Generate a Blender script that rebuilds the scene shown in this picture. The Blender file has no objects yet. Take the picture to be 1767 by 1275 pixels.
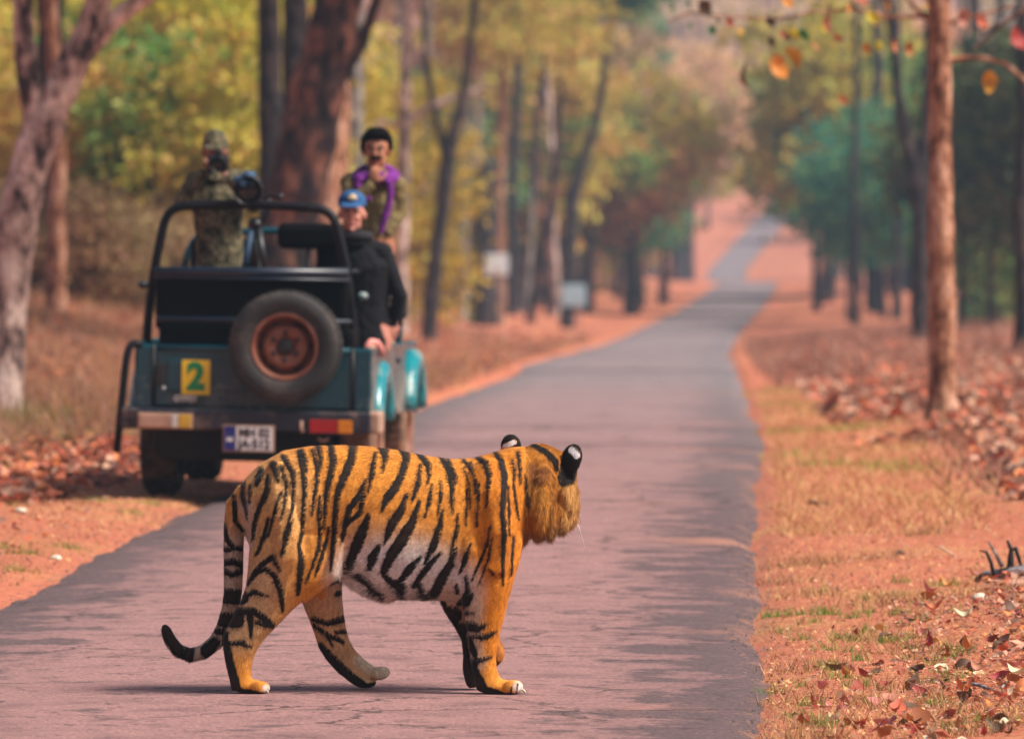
import bpy, bmesh, math, random
import numpy as np
from mathutils import Vector, Matrix, Euler, kdtree

# ---------------------------------------------------------------- camera, sky, sun, exposure
SC = bpy.context.scene
COL = SC.collection
W0, H0 = 1767.0, 1275.0
F = 13440.0            # focal length in photo pixels
HAZE = 0.0004
CAMH = 2.2
HOR = 274.0            # photo row of the horizon
PITCH = math.atan((H0 / 2 - HOR) / F)
cd = bpy.data.cameras.new('camera'); cam = bpy.data.objects.new('camera', cd); COL.objects.link(cam)
cam.location = (0, 0, CAMH); cam.rotation_euler = (math.pi / 2 - PITCH, 0, 0)
cd.sensor_width = 36.0; cd.sensor_fit = 'HORIZONTAL'; cd.lens = 36.0 * F / W0
cd.clip_start = 0.5; cd.clip_end = 6000
cd.dof.use_dof = True; cd.dof.focus_distance = 31.9; cd.dof.aperture_fstop = (cd.lens / 1000.0) / 0.060
SC.camera = cam

SUN_EL, SUN_AZ = math.radians(50), math.radians(106)     # azimuth clockwise from +Y (view direction)
wd = bpy.data.worlds.new('World'); SC.world = wd; wd.use_nodes = True
wn = wd.node_tree.nodes; wl = wd.node_tree.links
sky = wn.new('ShaderNodeTexSky'); sky.sky_type = 'NISHITA'; sky.sun_disc = False
sky.sun_elevation = SUN_EL; sky.sun_rotation = SUN_AZ
sky.air_density = 1.0; sky.dust_density = 5.0; sky.ozone_density = 0.4
wl.new(sky.outputs[0], wn['Background'].inputs[0]); wn['Background'].inputs[1].default_value = 0.08
sl = bpy.data.lights.new('sun', 'SUN'); sun = bpy.data.objects.new('sun', sl); COL.objects.link(sun)
sl.energy = 4.4; sl.angle = math.radians(20); sl.color = (1.0, 0.93, 0.84)
sdir = Vector((math.sin(SUN_AZ) * math.cos(SUN_EL), math.cos(SUN_AZ) * math.cos(SUN_EL), math.sin(SUN_EL)))
sun.rotation_euler = sdir.to_track_quat('Z', 'Y').to_euler()
SC.view_settings.view_transform = 'Standard'; SC.view_settings.look = 'None'
SC.view_settings.exposure = 0.6; SC.view_settings.gamma = 1.0
SC.cycles.use_denoising = True
SC.cycles.max_bounces = 6; SC.cycles.diffuse_bounces = 3; SC.cycles.glossy_bounces = 2
SC.cycles.transmission_bounces = 3; SC.cycles.volume_bounces = 0; SC.cycles.transparent_max_bounces = 8

# ---------------------------------------------------------------- helpers
def ray(px, py):
    x, y = px - W0 / 2, H0 / 2 - py
    c, s = math.cos(PITCH), math.sin(PITCH)
    return Vector((x, F * c + y * s, -F * s + y * c))
def P(px, py, d):                      # point on the pixel's ray at depth Y = d
    r = ray(px, py); k = d / r.y
    return Vector((r.x * k, d, CAMH + r.z * k))

def tag(o, label=None, cat=None, group=None, kind=None):
    if label: o['label'] = label
    if cat: o['category'] = cat
    if group: o['group'] = group
    if kind: o['kind'] = kind
    return o
def empty(name, loc=(0, 0, 0), rot=(0, 0, 0)):
    o = bpy.data.objects.new(name, None); COL.objects.link(o)
    o.location = loc; o.rotation_euler = rot; o.empty_display_size = 0.1
    return o
def link(name, me, mat=None, parent=None, smooth=True, bevel=0):
    o = bpy.data.objects.new(name, me); COL.objects.link(o)
    if mat is not None and not me.materials: me.materials.append(mat)
    if parent is not None: o.parent = parent
    if smooth and len(me.polygons): me.polygons.foreach_set('use_smooth', [True] * len(me.polygons))
    if bevel:
        m = o.modifiers.new('bevel', 'BEVEL'); m.width = bevel; m.segments = 2; m.limit_method = 'ANGLE'
        m.angle_limit = math.radians(40); m.harden_normals = False
    return o
def mesh_np(name, v, f, attrs=None):
    """v (N,3) array, f (M,k) int array -> mesh; attrs name -> per-vertex array"""
    v = np.asarray(v, dtype=np.float32); f = np.asarray(f, dtype=np.int32)
    me = bpy.data.meshes.new(name); k = f.shape[1]
    me.vertices.add(len(v)); me.vertices.foreach_set('co', v.ravel())
    me.loops.add(f.size); me.loops.foreach_set('vertex_index', f.ravel())
    me.polygons.add(len(f)); me.polygons.foreach_set('loop_start', np.arange(0, f.size, k, dtype=np.int32))
    me.update(calc_edges=True); me.validate()
    for n, a in (attrs or {}).items(): set_attr(me, n, a)
    return me
def set_attr(me, n, a):
    a = np.asarray(a, dtype=np.float32)
    if a.ndim == 1:
        at = me.attributes.new(n, 'FLOAT', 'POINT'); at.data.foreach_set('value', a)
    else:
        if a.shape[1] == 3: a = np.hstack([a, np.ones((len(a), 1), np.float32)])
        at = me.attributes.new(n, 'FLOAT_COLOR', 'POINT'); at.data.foreach_set('color', a.ravel())

class MB:
    """collects shapes into one mesh"""
    def __init__(s): s.v = []; s.f = []; s.pts = []
    def add(s, vs, fs):
        o = len(s.v); s.v.extend([tuple(p) for p in vs]); s.f.extend([tuple(i + o for i in f) for f in fs]); return s
    def box(s, c, size, rot=None):
        hx, hy, hz = size[0] / 2, size[1] / 2, size[2] / 2
        vs = [Vector((x, y, z)) for x in (-hx, hx) for y in (-hy, hy) for z in (-hz, hz)]
        if rot is not None: R = Euler(rot).to_matrix(); vs = [R @ v for v in vs]
        vs = [v + Vector(c) for v in vs]
        return s.add(vs, [(0, 1, 3, 2), (4, 6, 7, 5), (0, 4, 5, 1), (2, 3, 7, 6), (0, 2, 6, 4), (1, 5, 7, 3)])
    def loft(s, rings, cap=True, closed=False):
        n = len(rings[0]); vs = [p for r in rings for p in r]; fs = []
        for i in range(len(rings) - 1):
            for j in range(n):
                k = (j + 1) % n
                fs.append((i * n + j, i * n + k, (i + 1) * n + k, (i + 1) * n + j))
        if closed:
            i = len(rings) - 1
            for j in range(n):
                k = (j + 1) % n
                fs.append((i * n + j, i * n + k, k, j))
        elif cap:
            fs.append(tuple(range(n - 1, -1, -1))); fs.append(tuple((len(rings) - 1) * n + j for j in range(n)))
        return s.add(vs, fs)
    def tube(s, path, rad, n=10, tagname=None, closed=False, flat=1.0, up=None):
        path = [Vector(p) for p in path]
        if not hasattr(rad, '__len__'): rad = [rad] * len(path)
        rings = []; N = None; L = len(path)
        for i, p in enumerate(path):
            if closed: t = path[(i + 1) % L] - path[i - 1]
            else: t = path[min(i + 1, L - 1)] - path[max(i - 1, 0)]
            t.normalize()
            if N is None:
                a = Vector(up) if up is not None else (Vector((0, 0, 1)) if abs(t.z) < 0.9 else Vector((1, 0, 0)))
                N = (a - t * a.dot(t)).normalized()
            else: N = (N - t * N.dot(t)).normalized()
            B = t.cross(N); r = rad[i]
            rings.append([p + (N * math.cos(a) * r * flat + B * math.sin(a) * r) for a in [2 * math.pi * j / n for j in range(n)]])
        if tagname is not None:
            for i in range(L - 1):
                for k in range(5): s.pts.append((path[i].lerp(path[i + 1], k / 5), rad[i] + (rad[i + 1] - rad[i]) * k / 5, tagname))
            s.pts.append((path[-1], rad[-1], tagname))
        return s.loft(rings, closed=closed)
    def ell(s, c, r, rot=None, nu=16, nv=10, tagname=None):
        c = Vector(c); R = Euler(rot).to_matrix() if rot is not None else Matrix.Identity(3)
        vs = [c + R @ Vector((0, 0, r[2]))]
        for i in range(1, nv):
            a = math.pi * i / nv
            for j in range(nu):
                b = 2 * math.pi * j / nu
                vs.append(c + R @ Vector((r[0] * math.sin(a) * math.cos(b), r[1] * math.sin(a) * math.sin(b), r[2] * math.cos(a))))
        vs.append(c + R @ Vector((0, 0, -r[2]))); e = len(vs) - 1; fs = []
        for j in range(nu): fs.append((0, 1 + j, 1 + (j + 1) % nu)); fs.append((e, 1 + (nv - 2) * nu + (j + 1) % nu, 1 + (nv - 2) * nu + j))
        for i in range(nv - 2):
            for j in range(nu):
                k = (j + 1) % nu; a = 1 + i * nu; b = a + nu
                fs.append((a + j, b + j, b + k, a + k))
        if tagname is not None: s.pts.append((c, min(r), tagname))
        return s.add(vs, fs)
    def lathe(s, prof, M=None, n=24):
        """profile [(r, h)] turned about local Z, placed by matrix M"""
        M = M or Matrix.Identity(4); vs = []; fs = []; L = len(prof)
        for r, h in prof:
            for j in range(n):
                a = 2 * math.pi * j / n; vs.append(M @ Vector((r * math.cos(a), r * math.sin(a), h)))
        for i in range(L - 1):
            for j in range(n):
                k = (j + 1) % n; fs.append((i * n + j, i * n + k, (i + 1) * n + k, (i + 1) * n + j))
        return s.add(vs, fs)
    def prism(s, poly, axis_pts):
        """poly: list of 3d points, extruded by vector axis_pts"""
        n = len(poly); a = [Vector(p) for p in poly]; b = [p + Vector(axis_pts) for p in a]
        fs = [tuple(range(n - 1, -1, -1)), tuple(n + i for i in range(n))]
        fs += [(i, (i + 1) % n, n + (i + 1) % n, n + i) for i in range(n)]
        return s.add(a + b, fs)
    def mesh(s, name):
        me = bpy.data.meshes.new(name); me.from_pydata(s.v, [], s.f); me.update(); return me
    def build(s, name, mat=None, parent=None, smooth=True, bevel=0):
        return link(name, s.mesh(name), mat, parent, smooth, bevel)
    def remesh(s, name, voxel, it=4, fac=0.5):
        me = s.mesh('tmp'); o = bpy.data.objects.new('tmp', me); COL.objects.link(o)
        m = o.modifiers.new('r', 'REMESH'); m.mode = 'VOXEL'; m.voxel_size = voxel; m.adaptivity = 0
        if it: k = o.modifiers.new('s', 'SMOOTH'); k.factor = fac; k.iterations = it
        dg = bpy.context.evaluated_depsgraph_get(); dg.update()
        out = bpy.data.meshes.new_from_object(o.evaluated_get(dg)); out.name = name
        bpy.data.objects.remove(o); bpy.data.meshes.remove(me)
        return out
def coords(me):
    a = np.empty(len(me.vertices) * 3, np.float32); me.vertices.foreach_get('co', a); return a.reshape(-1, 3)

# ---- materials
def nmat(name):
    m = bpy.data.materials.new(name); m.use_nodes = True; nt = m.node_tree
    return m, nt.nodes, nt.links, nt.nodes['Principled BSDF']
def N(nodes, t, **kw):
    n = nodes.new(t)
    for k, v in kw.items():
        if k.startswith('i_'): n.inputs[k[2:].replace('_', ' ')].default_value = v
        else: setattr(n, k, v)
    return n
def c4(c): return tuple(c) + (1.0,) if len(c) == 3 else tuple(c)
def ramp(nodes, stops, interp='LINEAR'):
    r = nodes.new('ShaderNodeValToRGB'); e = r.color_ramp.elements; r.color_ramp.interpolation = interp
    while len(e) < len(stops): e.new(0.5)
    for k, (p, c) in enumerate(stops): e[k].position = p; e[k].color = c4(c)
    return r
def mixc(nodes, links, fac, a, b, blend='MIX'):
    m = nodes.new('ShaderNodeMix'); m.data_type = 'RGBA'; m.blend_type = blend
    for sock, val in ((m.inputs[0], fac), (m.inputs[6], a), (m.inputs[7], b)):
        if hasattr(val, 'is_output'): links.new(val, sock)
        elif isinstance(val, (int, float)): sock.default_value = val
        else: sock.default_value = c4(val)
    return m.outputs[2]
def simple(name, col, rough=0.6, metal=0.0, var=0.25, scale=8.0, bump=0.0, bscale=60.0, dust=None, dustamt=0.5, spec=0.5):
    """colour with uneven tone, optional dust on it, and fine relief"""
    m, n, l, b = nmat(name)
    tc = N(n, 'ShaderNodeTexCoord')
    nz = N(n, 'ShaderNodeTexNoise', i_Scale=scale, i_Detail=6.0, i_Roughness=0.65); l.new(tc.outputs['Object'], nz.inputs['Vector'])
    lo = [max(0, c * (1 - var)) for c in col[:3]]; hi = [min(1, c * (1 + var)) for c in col[:3]]
    r = ramp(n, [(0.3, lo), (0.7, hi)]); l.new(nz.outputs['Fac'], r.inputs[0]); out = r.outputs[0]
    b.inputs['Roughness'].default_value = rough; b.inputs['Metallic'].default_value = metal
    b.inputs['Specular IOR Level'].default_value = spec
    if dust is not None:
        n2 = N(n, 'ShaderNodeTexNoise', i_Scale=scale * 0.7, i_Detail=8.0, i_Roughness=0.7); l.new(tc.outputs['Object'], n2.inputs['Vector'])
        r2 = ramp(n, [(0.62 - 0.35 * dustamt, (0, 0, 0)), (0.85 - 0.3 * dustamt, (1, 1, 1))]); l.new(n2.outputs['Fac'], r2.inputs[0])
        out = mixc(n, l, r2.outputs[0], out, dust)
        mr = N(n, 'ShaderNodeMapRange'); l.new(r2.outputs[0], mr.inputs[0]); mr.inputs[3].default_value = rough; mr.inputs[4].default_value = 0.9
        l.new(mr.outputs[0], b.inputs['Roughness'])
    l.new(out, b.inputs['Base Color'])
    if bump:
        n3 = N(n, 'ShaderNodeTexNoise', i_Scale=bscale, i_Detail=5.0); l.new(tc.outputs['Object'], n3.inputs['Vector'])
        bp = N(n, 'ShaderNodeBump', i_Strength=bump, i_Distance=0.01); l.new(n3.outputs['Fac'], bp.inputs['Height']); l.new(bp.outputs[0], b.inputs['Normal'])
    return m
# ---------------------------------------------------------------- terrain and road
# stations measured on the photograph: depth, height, right edge of the road (the road is 3.5 m wide)
ST = [(0, 0, 0.0), (29.5, 0, 0.96), (50.6, 0, 1.66), (70, -.227, 2.25), (83, -.43, 2.59), (108, -.90, 3.2), (122, -1.12, 3.55),
      (144, -1.51, 4.1), (186, -2.31, 5.24), (216, -2.88, 6.2), (245, -3.29, 7.2), (275, -3.65, 8.3), (315, -4.03, 9.95),
      (360, -4.39, 11.8), (410, -4.69, 13.8), (460, -5.05, 15.8), (560, -8.8, 17.6), (640, -9.6, 19.0), (720, -8.1, 21.6),
      (760, -6.7, 24.4), (800, -5.0, 27.5), (840, -3.0, 31.0), (880, -1.0, 34.0), (940, 1.5, 38), (1000, 4.0, 43), (1100, 10, 50),
      (1200, 20, 58), (1350, 38, 70), (1500, 52, 80), (2600, 60, 150)]
_d = np.arange(0, 2601, 1.0)
_sz = np.interp(_d, [s[0] for s in ST], [s[1] for s in ST]); _sx = np.interp(_d, [s[0] for s in ST], [s[2] for s in ST])
def _smooth(a, k):
    w = np.hanning(2 * k + 1); w /= w.sum()
    p = np.concatenate([2 * a[0] - a[k:0:-1], a, 2 * a[-1] - a[-2:-k - 2:-1]])
    return np.convolve(p, w, 'valid')
_sz = _smooth(_sz, 9); _sx = _smooth(_sx, 9)
RW = 3.5
def road_z(y): return np.interp(y, _d, _sz)
def road_c(y): return np.interp(y, _d, _sx) - RW / 2
def ext_l(y): return np.interp(y, [0, 30, 39, 44.5, 47.5, 60], [.75, .55, .34, .22, .17, 0])   # the road widens a little on the near left
def edge_a(x, y):
    """metres outside the road's edge"""
    s = x - road_c(y); return np.where(s < 0, -s - RW / 2 - ext_l(y), s - RW / 2)
def sst(a, b, x): t = np.clip((x - a) / (b - a), 0, 1); return t * t * (3 - 2 * t)
def ground(x, y):
    x = np.asarray(x, float); y = np.asarray(y, float)
    s = x - road_c(y); a = edge_a(x, y)
    z = road_z(y)
    lump = 0.05 * np.sin(x * 1.3 + y * 0.31) * np.sin(y * 0.23 - x * .4) + 0.03 * np.sin(x * 3.1 + 1.7) * np.sin(y * 0.9 + .5)
    left = 0.03 * sst(0, .3, a) + (1.1 - .6 * sst(150, 230, y)) * sst(1.5, 7, a) * sst(55, 110, y) + 1.2 * sst(7, 40, a)
    right = 0.02 * sst(0, .3, a) + 0.10 * sst(.6, 2.2, a) + 0.25 * sst(1.5, 6, a) * sst(50, 120, y) + 1.0 * sst(7, 40, a)
    z = z + np.where(s < 0, left, right) + lump * sst(.2, 1.5, a)
    z = z + 6 * sst(40, 300, a) * sst(100, 500, y)
    return z - np.where(a < -0.12, 0.05 + y * 0.0005, 0.0)
def gz(x, y): return float(ground(x, y))
def hit(px, py, d0=20., d1=1500.):
    """where the pixel's ray meets the ground"""
    r = ray(px, py); d = np.arange(d0, d1, 0.25); k = d / r.y
    zz = CAMH + r.z * k; g = ground(r.x * k, d); i = np.argmax(zz <= g)
    if zz[i] > g[i]: i = len(d) - 1
    return Vector((r.x * k[i], d[i], float(g[i])))

def terrain():
    ys = np.concatenate([np.arange(-40, 20, 5), np.arange(20, 60, 0.5), np.arange(60, 130, 1.5), np.arange(130, 520, 6), np.arange(520, 1000, 10), np.arange(1000, 1701, 35)])
    off = np.concatenate([-np.geomspace(900, 8.5, 26), np.arange(-8, -1.9, 0.25), [-1.75, -1.6, 0, 1.6, 1.75], np.arange(1.95, 8, 0.25), np.geomspace(8.5, 900, 26)])
    Y, O = np.meshgrid(ys, off, indexing='ij'); X = road_c(np.maximum(Y, 0)) + O
    Z = ground(X, np.maximum(Y, 0))
    n, m = Y.shape
    idx = np.arange(n * m).reshape(n, m)
    f = np.stack([idx[:-1, :-1], idx[:-1, 1:], idx[1:, 1:], idx[1:, :-1]], -1).reshape(-1, 4)
    return mesh_np('ground', np.stack([X, Y, Z], -1).reshape(-1, 3), f)

def ground_mat():
    m, n, l, b = nmat('dry_verge_soil')
    g = N(n, 'ShaderNodeNewGeometry'); pos = g.outputs['Position']
    big = N(n, 'ShaderNodeTexNoise', i_Scale=0.55, i_Detail=7.0, i_Roughness=0.62); l.new(pos, big.inputs['Vector'])
    fine = N(n, 'ShaderNodeTexNoise', i_Scale=16.0, i_Detail=8.0, i_Roughness=0.7); l.new(pos, fine.inputs['Vector'])
    soil = ramp(n, [(0.25, (0.13, 0.045, 0.03)), (0.5, (0.44, 0.135, 0.075)), (0.75, (0.62, 0.25, 0.155))]); l.new(fine.outputs['Fac'], soil.inputs[0])
    straw = ramp(n, [(0.3, (0.26, 0.12, 0.045)), (0.55, (0.50, 0.26, 0.10)), (0.8, (0.68, 0.44, 0.22))]); l.new(fine.outputs['Fac'], straw.inputs[0])
    mk = ramp(n, [(0.52, (0, 0, 0)), (0.68, (.8, .8, .8))]); l.new(big.outputs['Fac'], mk.inputs[0])
    c1 = mixc(n, l, mk.outputs[0], soil.outputs[0], straw.outputs[0])
    # small dark litter crumbs and pale specks
    v = N(n, 'ShaderNodeTexVoronoi', i_Scale=22.0); l.new(pos, v.inputs['Vector'])
    vd = ramp(n, [(0.10, (1, 1, 1)), (0.22, (0, 0, 0))]); l.new(v.outputs['Distance'], vd.inputs[0])
    pk = N(n, 'ShaderNodeTexNoise', i_Scale=5.0, i_Detail=3.0); l.new(pos, pk.inputs['Vector'])
    pk2 = ramp(n, [(0.42, (0, 0, 0)), (0.55, (0.9, 0.9, 0.9))]); l.new(pk.outputs['Fac'], pk2.inputs[0])
    mm = N(n, 'ShaderNodeMath', operation='MULTIPLY'); l.new(vd.outputs[0], mm.inputs[0]); l.new(pk2.outputs[0], mm.inputs[1])
    c2 = mixc(n, l, mm.outputs[0], c1, (0.10, 0.045, 0.03))
    l.new(c2, b.inputs['Base Color']); b.inputs['Roughness'].default_value = 0.95; b.inputs['Specular IOR Level'].default_value = 0.15
    bp = N(n, 'ShaderNodeBump', i_Strength=0.7, i_Distance=0.03); l.new(fine.outputs['Fac'], bp.inputs['Height']); l.new(bp.outputs[0], b.inputs['Normal'])
    return m

def road():
    rng = np.random.default_rng(4)
    ys = np.concatenate([np.arange(-30, 24, 2.0), np.arange(24, 60, 0.06), np.arange(60, 130, 0.4), np.arange(130, 1250, 3)])
    us = np.array([-1, -.94, -.85, -.7, -.4, 0, .4, .7, .85, .94, 1])
    def rag(sd):                       # broken asphalt edge
        r = np.random.default_rng(sd); a = np.zeros(len(ys))
        for wl_, amp in ((7.0, .08), (2.3, .035), (.8, .022), (.31, .014), (.14, .010)):
            kx = np.arange(-40, 1260, wl_); a += np.interp(ys, kx, r.normal(0, 1, len(kx))) * amp
        return a
    L = -RW / 2 - ext_l(np.maximum(ys, 0)) + rag(1); R = RW / 2 + rag(2)
    yc = np.maximum(ys, 0)
    t = (us + 1) / 2
    O = L[:, None] + (R - L)[:, None] * t[None, :]
    X = road_c(yc)[:, None] + O; Y = np.repeat(ys[:, None], len(us), 1)
    crown = 0.02 * (1 - us ** 2)
    Z = road_z(yc)[:, None] + 0.006 + crown[None, :]
    Z[:, 0] -= 0.05; Z[:, -1] -= 0.05; Z[:, 1] -= .005; Z[:, -2] -= .005
    n, m = X.shape; idx = np.arange(n * m).reshape(n, m)
    f = np.stack([idx[:-1, :-1], idx[:-1, 1:], idx[1:, 1:], idx[1:, :-1]], -1).reshape(-1, 4)
    return mesh_np('road', np.stack([X, Y, Z], -1).reshape(-1, 3), f, {'across': np.tile(us, n)})

def road_mat():
    m, n, l, b = nmat('dusty_asphalt')
    g = N(n, 'ShaderNodeNewGeometry'); pos = g.outputs['Position']
    at = N(n, 'ShaderNodeAttribute', attribute_name='across')
    big = N(n, 'ShaderNodeTexNoise', i_Scale=0.35, i_Detail=8.0, i_Roughness=0.6); l.new(pos, big.inputs['Vector'])
    mid = N(n, 'ShaderNodeTexNoise', i_Scale=2.2, i_Detail=9.0, i_Roughness=0.68); l.new(pos, mid.inputs['Vector'])
    fine = N(n, 'ShaderNodeTexNoise', i_Scale=45.0, i_Detail=6.0, i_Roughness=0.7); l.new(pos, fine.inputs['Vector'])
    dust = ramp(n, [(0.28, (0.13, 0.074, 0.075)), (0.5, (0.285, 0.150, 0.140)), (0.72, (0.44, 0.25, 0.23))]); l.new(fine.outputs['Fac'], dust.inputs[0])
    bare = ramp(n, [(0.3, (0.03, 0.024, 0.027)), (0.7, (0.12, 0.082, 0.086))]); l.new(fine.outputs['Fac'], bare.inputs[0])
    mot = ramp(n, [(0.34, (.66, .66, .69)), (0.5, (.98, .97, .97)), (0.64, (1.14, 1.1, 1.08))]); l.new(mid.outputs['Fac'], mot.inputs[0])
    dust = type('o', (), {'outputs': [mixc(n, l, 1.0, dust.outputs[0], mot.outputs[0], 'MULTIPLY')]})
    # bare asphalt shows through in patches, most of all towards the broken edges
    ab = N(n, 'ShaderNodeMath', operation='ABSOLUTE'); l.new(at.outputs['Fac'], ab.inputs[0])
    ed = N(n, 'ShaderNodeMapRange'); ed.inputs[1].default_value = 0.5; ed.inputs[2].default_value = 1.0; ed.inputs[3].default_value = 0.0; ed.inputs[4].default_value = 0.27; l.new(ab.outputs[0], ed.inputs[0])
    ad = N(n, 'ShaderNodeMath', operation='ADD'); l.new(mid.outputs['Fac'], ad.inputs[0]); l.new(ed.outputs[0], ad.inputs[1])
    bm = ramp(n, [(0.56, (0, 0, 0)), (0.66, (0.85, 0.85, 0.85))]); l.new(ad.outputs[0], bm.inputs[0])
    c1 = mixc(n, l, bm.outputs[0], dust.outputs[0], bare.outputs[0])
    # grey worn stretch further up, red soil dragged on to it in places
    sp = N(n, 'ShaderNodeSeparateXYZ'); l.new(pos, sp.inputs[0])
    far = N(n, 'ShaderNodeMapRange'); far.inputs[1].default_value = 46; far.inputs[2].default_value = 110; far.inputs[4].default_value = 0.75; l.new(sp.outputs['Y'], far.inputs[0])
    grey = ramp(n, [(0.3, (0.13, 0.115, 0.125)), (0.7, (0.25, 0.215, 0.225))]); l.new(mid.outputs['Fac'], grey.inputs[0])
    c2 = mixc(n, l, far.outputs[0], c1, grey.outputs[0])
    red = ramp(n, [(0.58, (0, 0, 0)), (0.68, (0.5, 0.5, 0.5))]); l.new(big.outputs['Fac'], red.inputs[0])
    rr = N(n, 'ShaderNodeMapRange'); rr.inputs[1].default_value = .35; rr.inputs[2].default_value = 0.95; l.new(at.outputs['Fac'], rr.inputs[0])
    rm = N(n, 'ShaderNodeMath', operation='MULTIPLY'); l.new(red.outputs[0], rm.inputs[0]); l.new(rr.outputs[0], rm.inputs[1])
    c3 = mixc(n, l, rm.outputs[0], c2, (0.52, 0.22, 0.14))
    # cracks
    v = N(n, 'ShaderNodeTexVoronoi', i_Scale=1.1, feature='DISTANCE_TO_EDGE')
    wv = N(n, 'ShaderNodeVectorMath', operation='ADD'); ws = N(n, 'ShaderNodeVectorMath', operation='SCALE'); ws.inputs['Scale'].default_value = 0.6
    l.new(mid.outputs['Color'], ws.inputs[0]); l.new(pos, wv.inputs[0]); l.new(ws.outputs[0], wv.inputs[1]); l.new(wv.outputs[0], v.inputs['Vector'])
    cr = ramp(n, [(0.006, (1, 1, 1)), (0.02, (0, 0, 0))]); l.new(v.outputs['Distance'], cr.inputs[0])
    ck = ramp(n, [(0.44, (0, 0, 0)), (0.52, (0.95, 0.95, 0.95))]); l.new(big.outputs['Fac'], ck.inputs[0])
    cm = N(n, 'ShaderNodeMath', operation='MULTIPLY'); l.new(cr.outputs[0], cm.inputs[0]); l.new(ck.outputs[0], cm.inputs[1])
    c4_ = mixc(n, l, cm.outputs[0], c3, (0.05, 0.032, 0.03))
    # small dark scuffs
    sc = N(n, 'ShaderNodeTexNoise', i_Scale=6.0, i_Detail=8.0, i_Roughness=0.75); l.new(pos, sc.inputs['Vector'])
    s2 = ramp(n, [(0.60, (0, 0, 0)), (0.62, (0.95, 0.95, 0.95))]); l.new(sc.outputs['Fac'], s2.inputs[0])
    c5 = mixc(n, l, s2.outputs[0], c4_, (0.085, 0.055, 0.055))
    # soil creeping in over the broken edge
    cp = N(n, 'ShaderNodeMath', operation='MULTIPLY_ADD'); l.new(mid.outputs['Fac'], cp.inputs[0]); cp.inputs[1].default_value = 0.55; l.new(ab.outputs[0], cp.inputs[2])
    cq = ramp(n, [(0.0, (0, 0, 0)), (1.0, (.9, .9, .9))]); cw = N(n, 'ShaderNodeMapRange'); cw.inputs[1].default_value = 1.25; cw.inputs[2].default_value = 1.33; l.new(cp.outputs[0], cw.inputs[0]); l.new(cw.outputs[0], cq.inputs[0])
    so = ramp(n, [(0.3, (0.17, 0.075, 0.05)), (0.7, (0.45, 0.20, 0.12))]); l.new(fine.outputs['Fac'], so.inputs[0])
    c5 = mixc(n, l, cq.outputs[0], c5, so.outputs[0])
    l.new(c5, b.inputs['Base Color']); b.inputs['Roughness'].default_value = 0.85; b.inputs['Specular IOR Level'].default_value = 0.25
    bp = N(n, 'ShaderNodeBump', i_Strength=0.8, i_Distance=0.012); l.new(fine.outputs['Fac'], bp.inputs['Height'])
    bp2 = N(n, 'ShaderNodeBump', i_Strength=0.18, i_Distance=0.02); l.new(mid.outputs['Fac'], bp2.inputs['Height']); l.new(bp.outputs[0], bp2.inputs['Normal'])
    l.new(bp2.outputs[0], b.inputs['Normal'])
    return m
gr = link('ground', terrain(), ground_mat()); tag(gr, 'dry red soil and straw verge under the forest on both sides', 'ground', kind='structure')
rd = link('road', road(), road_mat()); tag(rd, 'narrow dusty asphalt forest road with broken edges', 'road', kind='structure')
# ---------------------------------------------------------------- trees and shrubs
def bark_mat(name, dark, mid, pale, scale=3.0, bump=0.6):
    m, n, l, b = nmat(name)
    tc = N(n, 'ShaderNodeTexCoord'); mp = N(n, 'ShaderNodeMapping'); mp.inputs['Scale'].default_value = (1, 1, 0.45); l.new(tc.outputs['Object'], mp.inputs[0])
    a = N(n, 'ShaderNodeTexNoise', i_Scale=scale * 2.2, i_Detail=9.0, i_Roughness=0.65); l.new(mp.outputs[0], a.inputs['Vector'])
    r = ramp(n, [(0.41, dark), (0.5, mid), (0.60, pale)]); l.new(a.outputs['Fac'], r.inputs[0])
    f = N(n, 'ShaderNodeTexNoise', i_Scale=scale * 12, i_Detail=6.0, i_Roughness=0.7); l.new(mp.outputs[0], f.inputs['Vector'])
    r2 = ramp(n, [(0.35, (0.45, 0.45, 0.45)), (0.6, (1, 1, 1))]); l.new(f.outputs['Fac'], r2.inputs[0])
    l.new(mixc(n, l, 1.0, r.outputs[0], r2.outputs[0], 'MULTIPLY'), b.inputs['Base Color'])
    b.inputs['Roughness'].default_value = 0.9; b.inputs['Specular IOR Level'].default_value = 0.2
    bp = N(n, 'ShaderNodeBump', i_Strength=bump, i_Distance=0.03); l.new(f.outputs['Fac'], bp.inputs['Height']); l.new(bp.outputs[0], b.inputs['Normal'])
    return m
BARK_PALE = bark_mat('pinkish_flaking_bark', (0.06, 0.04, 0.042), (0.50, 0.34, 0.29), (0.86, 0.68, 0.60), 2.4)
BARK_RED = bark_mat('reddish_bark', (0.13, 0.05, 0.03), (0.40, 0.18, 0.10), (0.62, 0.36, 0.25))
BARK_DARK = bark_mat('dark_bark', (0.012, 0.010, 0.013), (0.035, 0.027, 0.030), (0.085, 0.058, 0.055))
BARK_GREY = bark_mat('grey_bark', (0.10, 0.09, 0.085), (0.24, 0.21, 0.19), (0.42, 0.37, 0.33))
BARK_BROWN = bark_mat('brown_bark', (0.012, 0.009, 0.012), (0.065, 0.032, 0.028), (0.30, 0.13, 0.085), 1.6)

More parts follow.
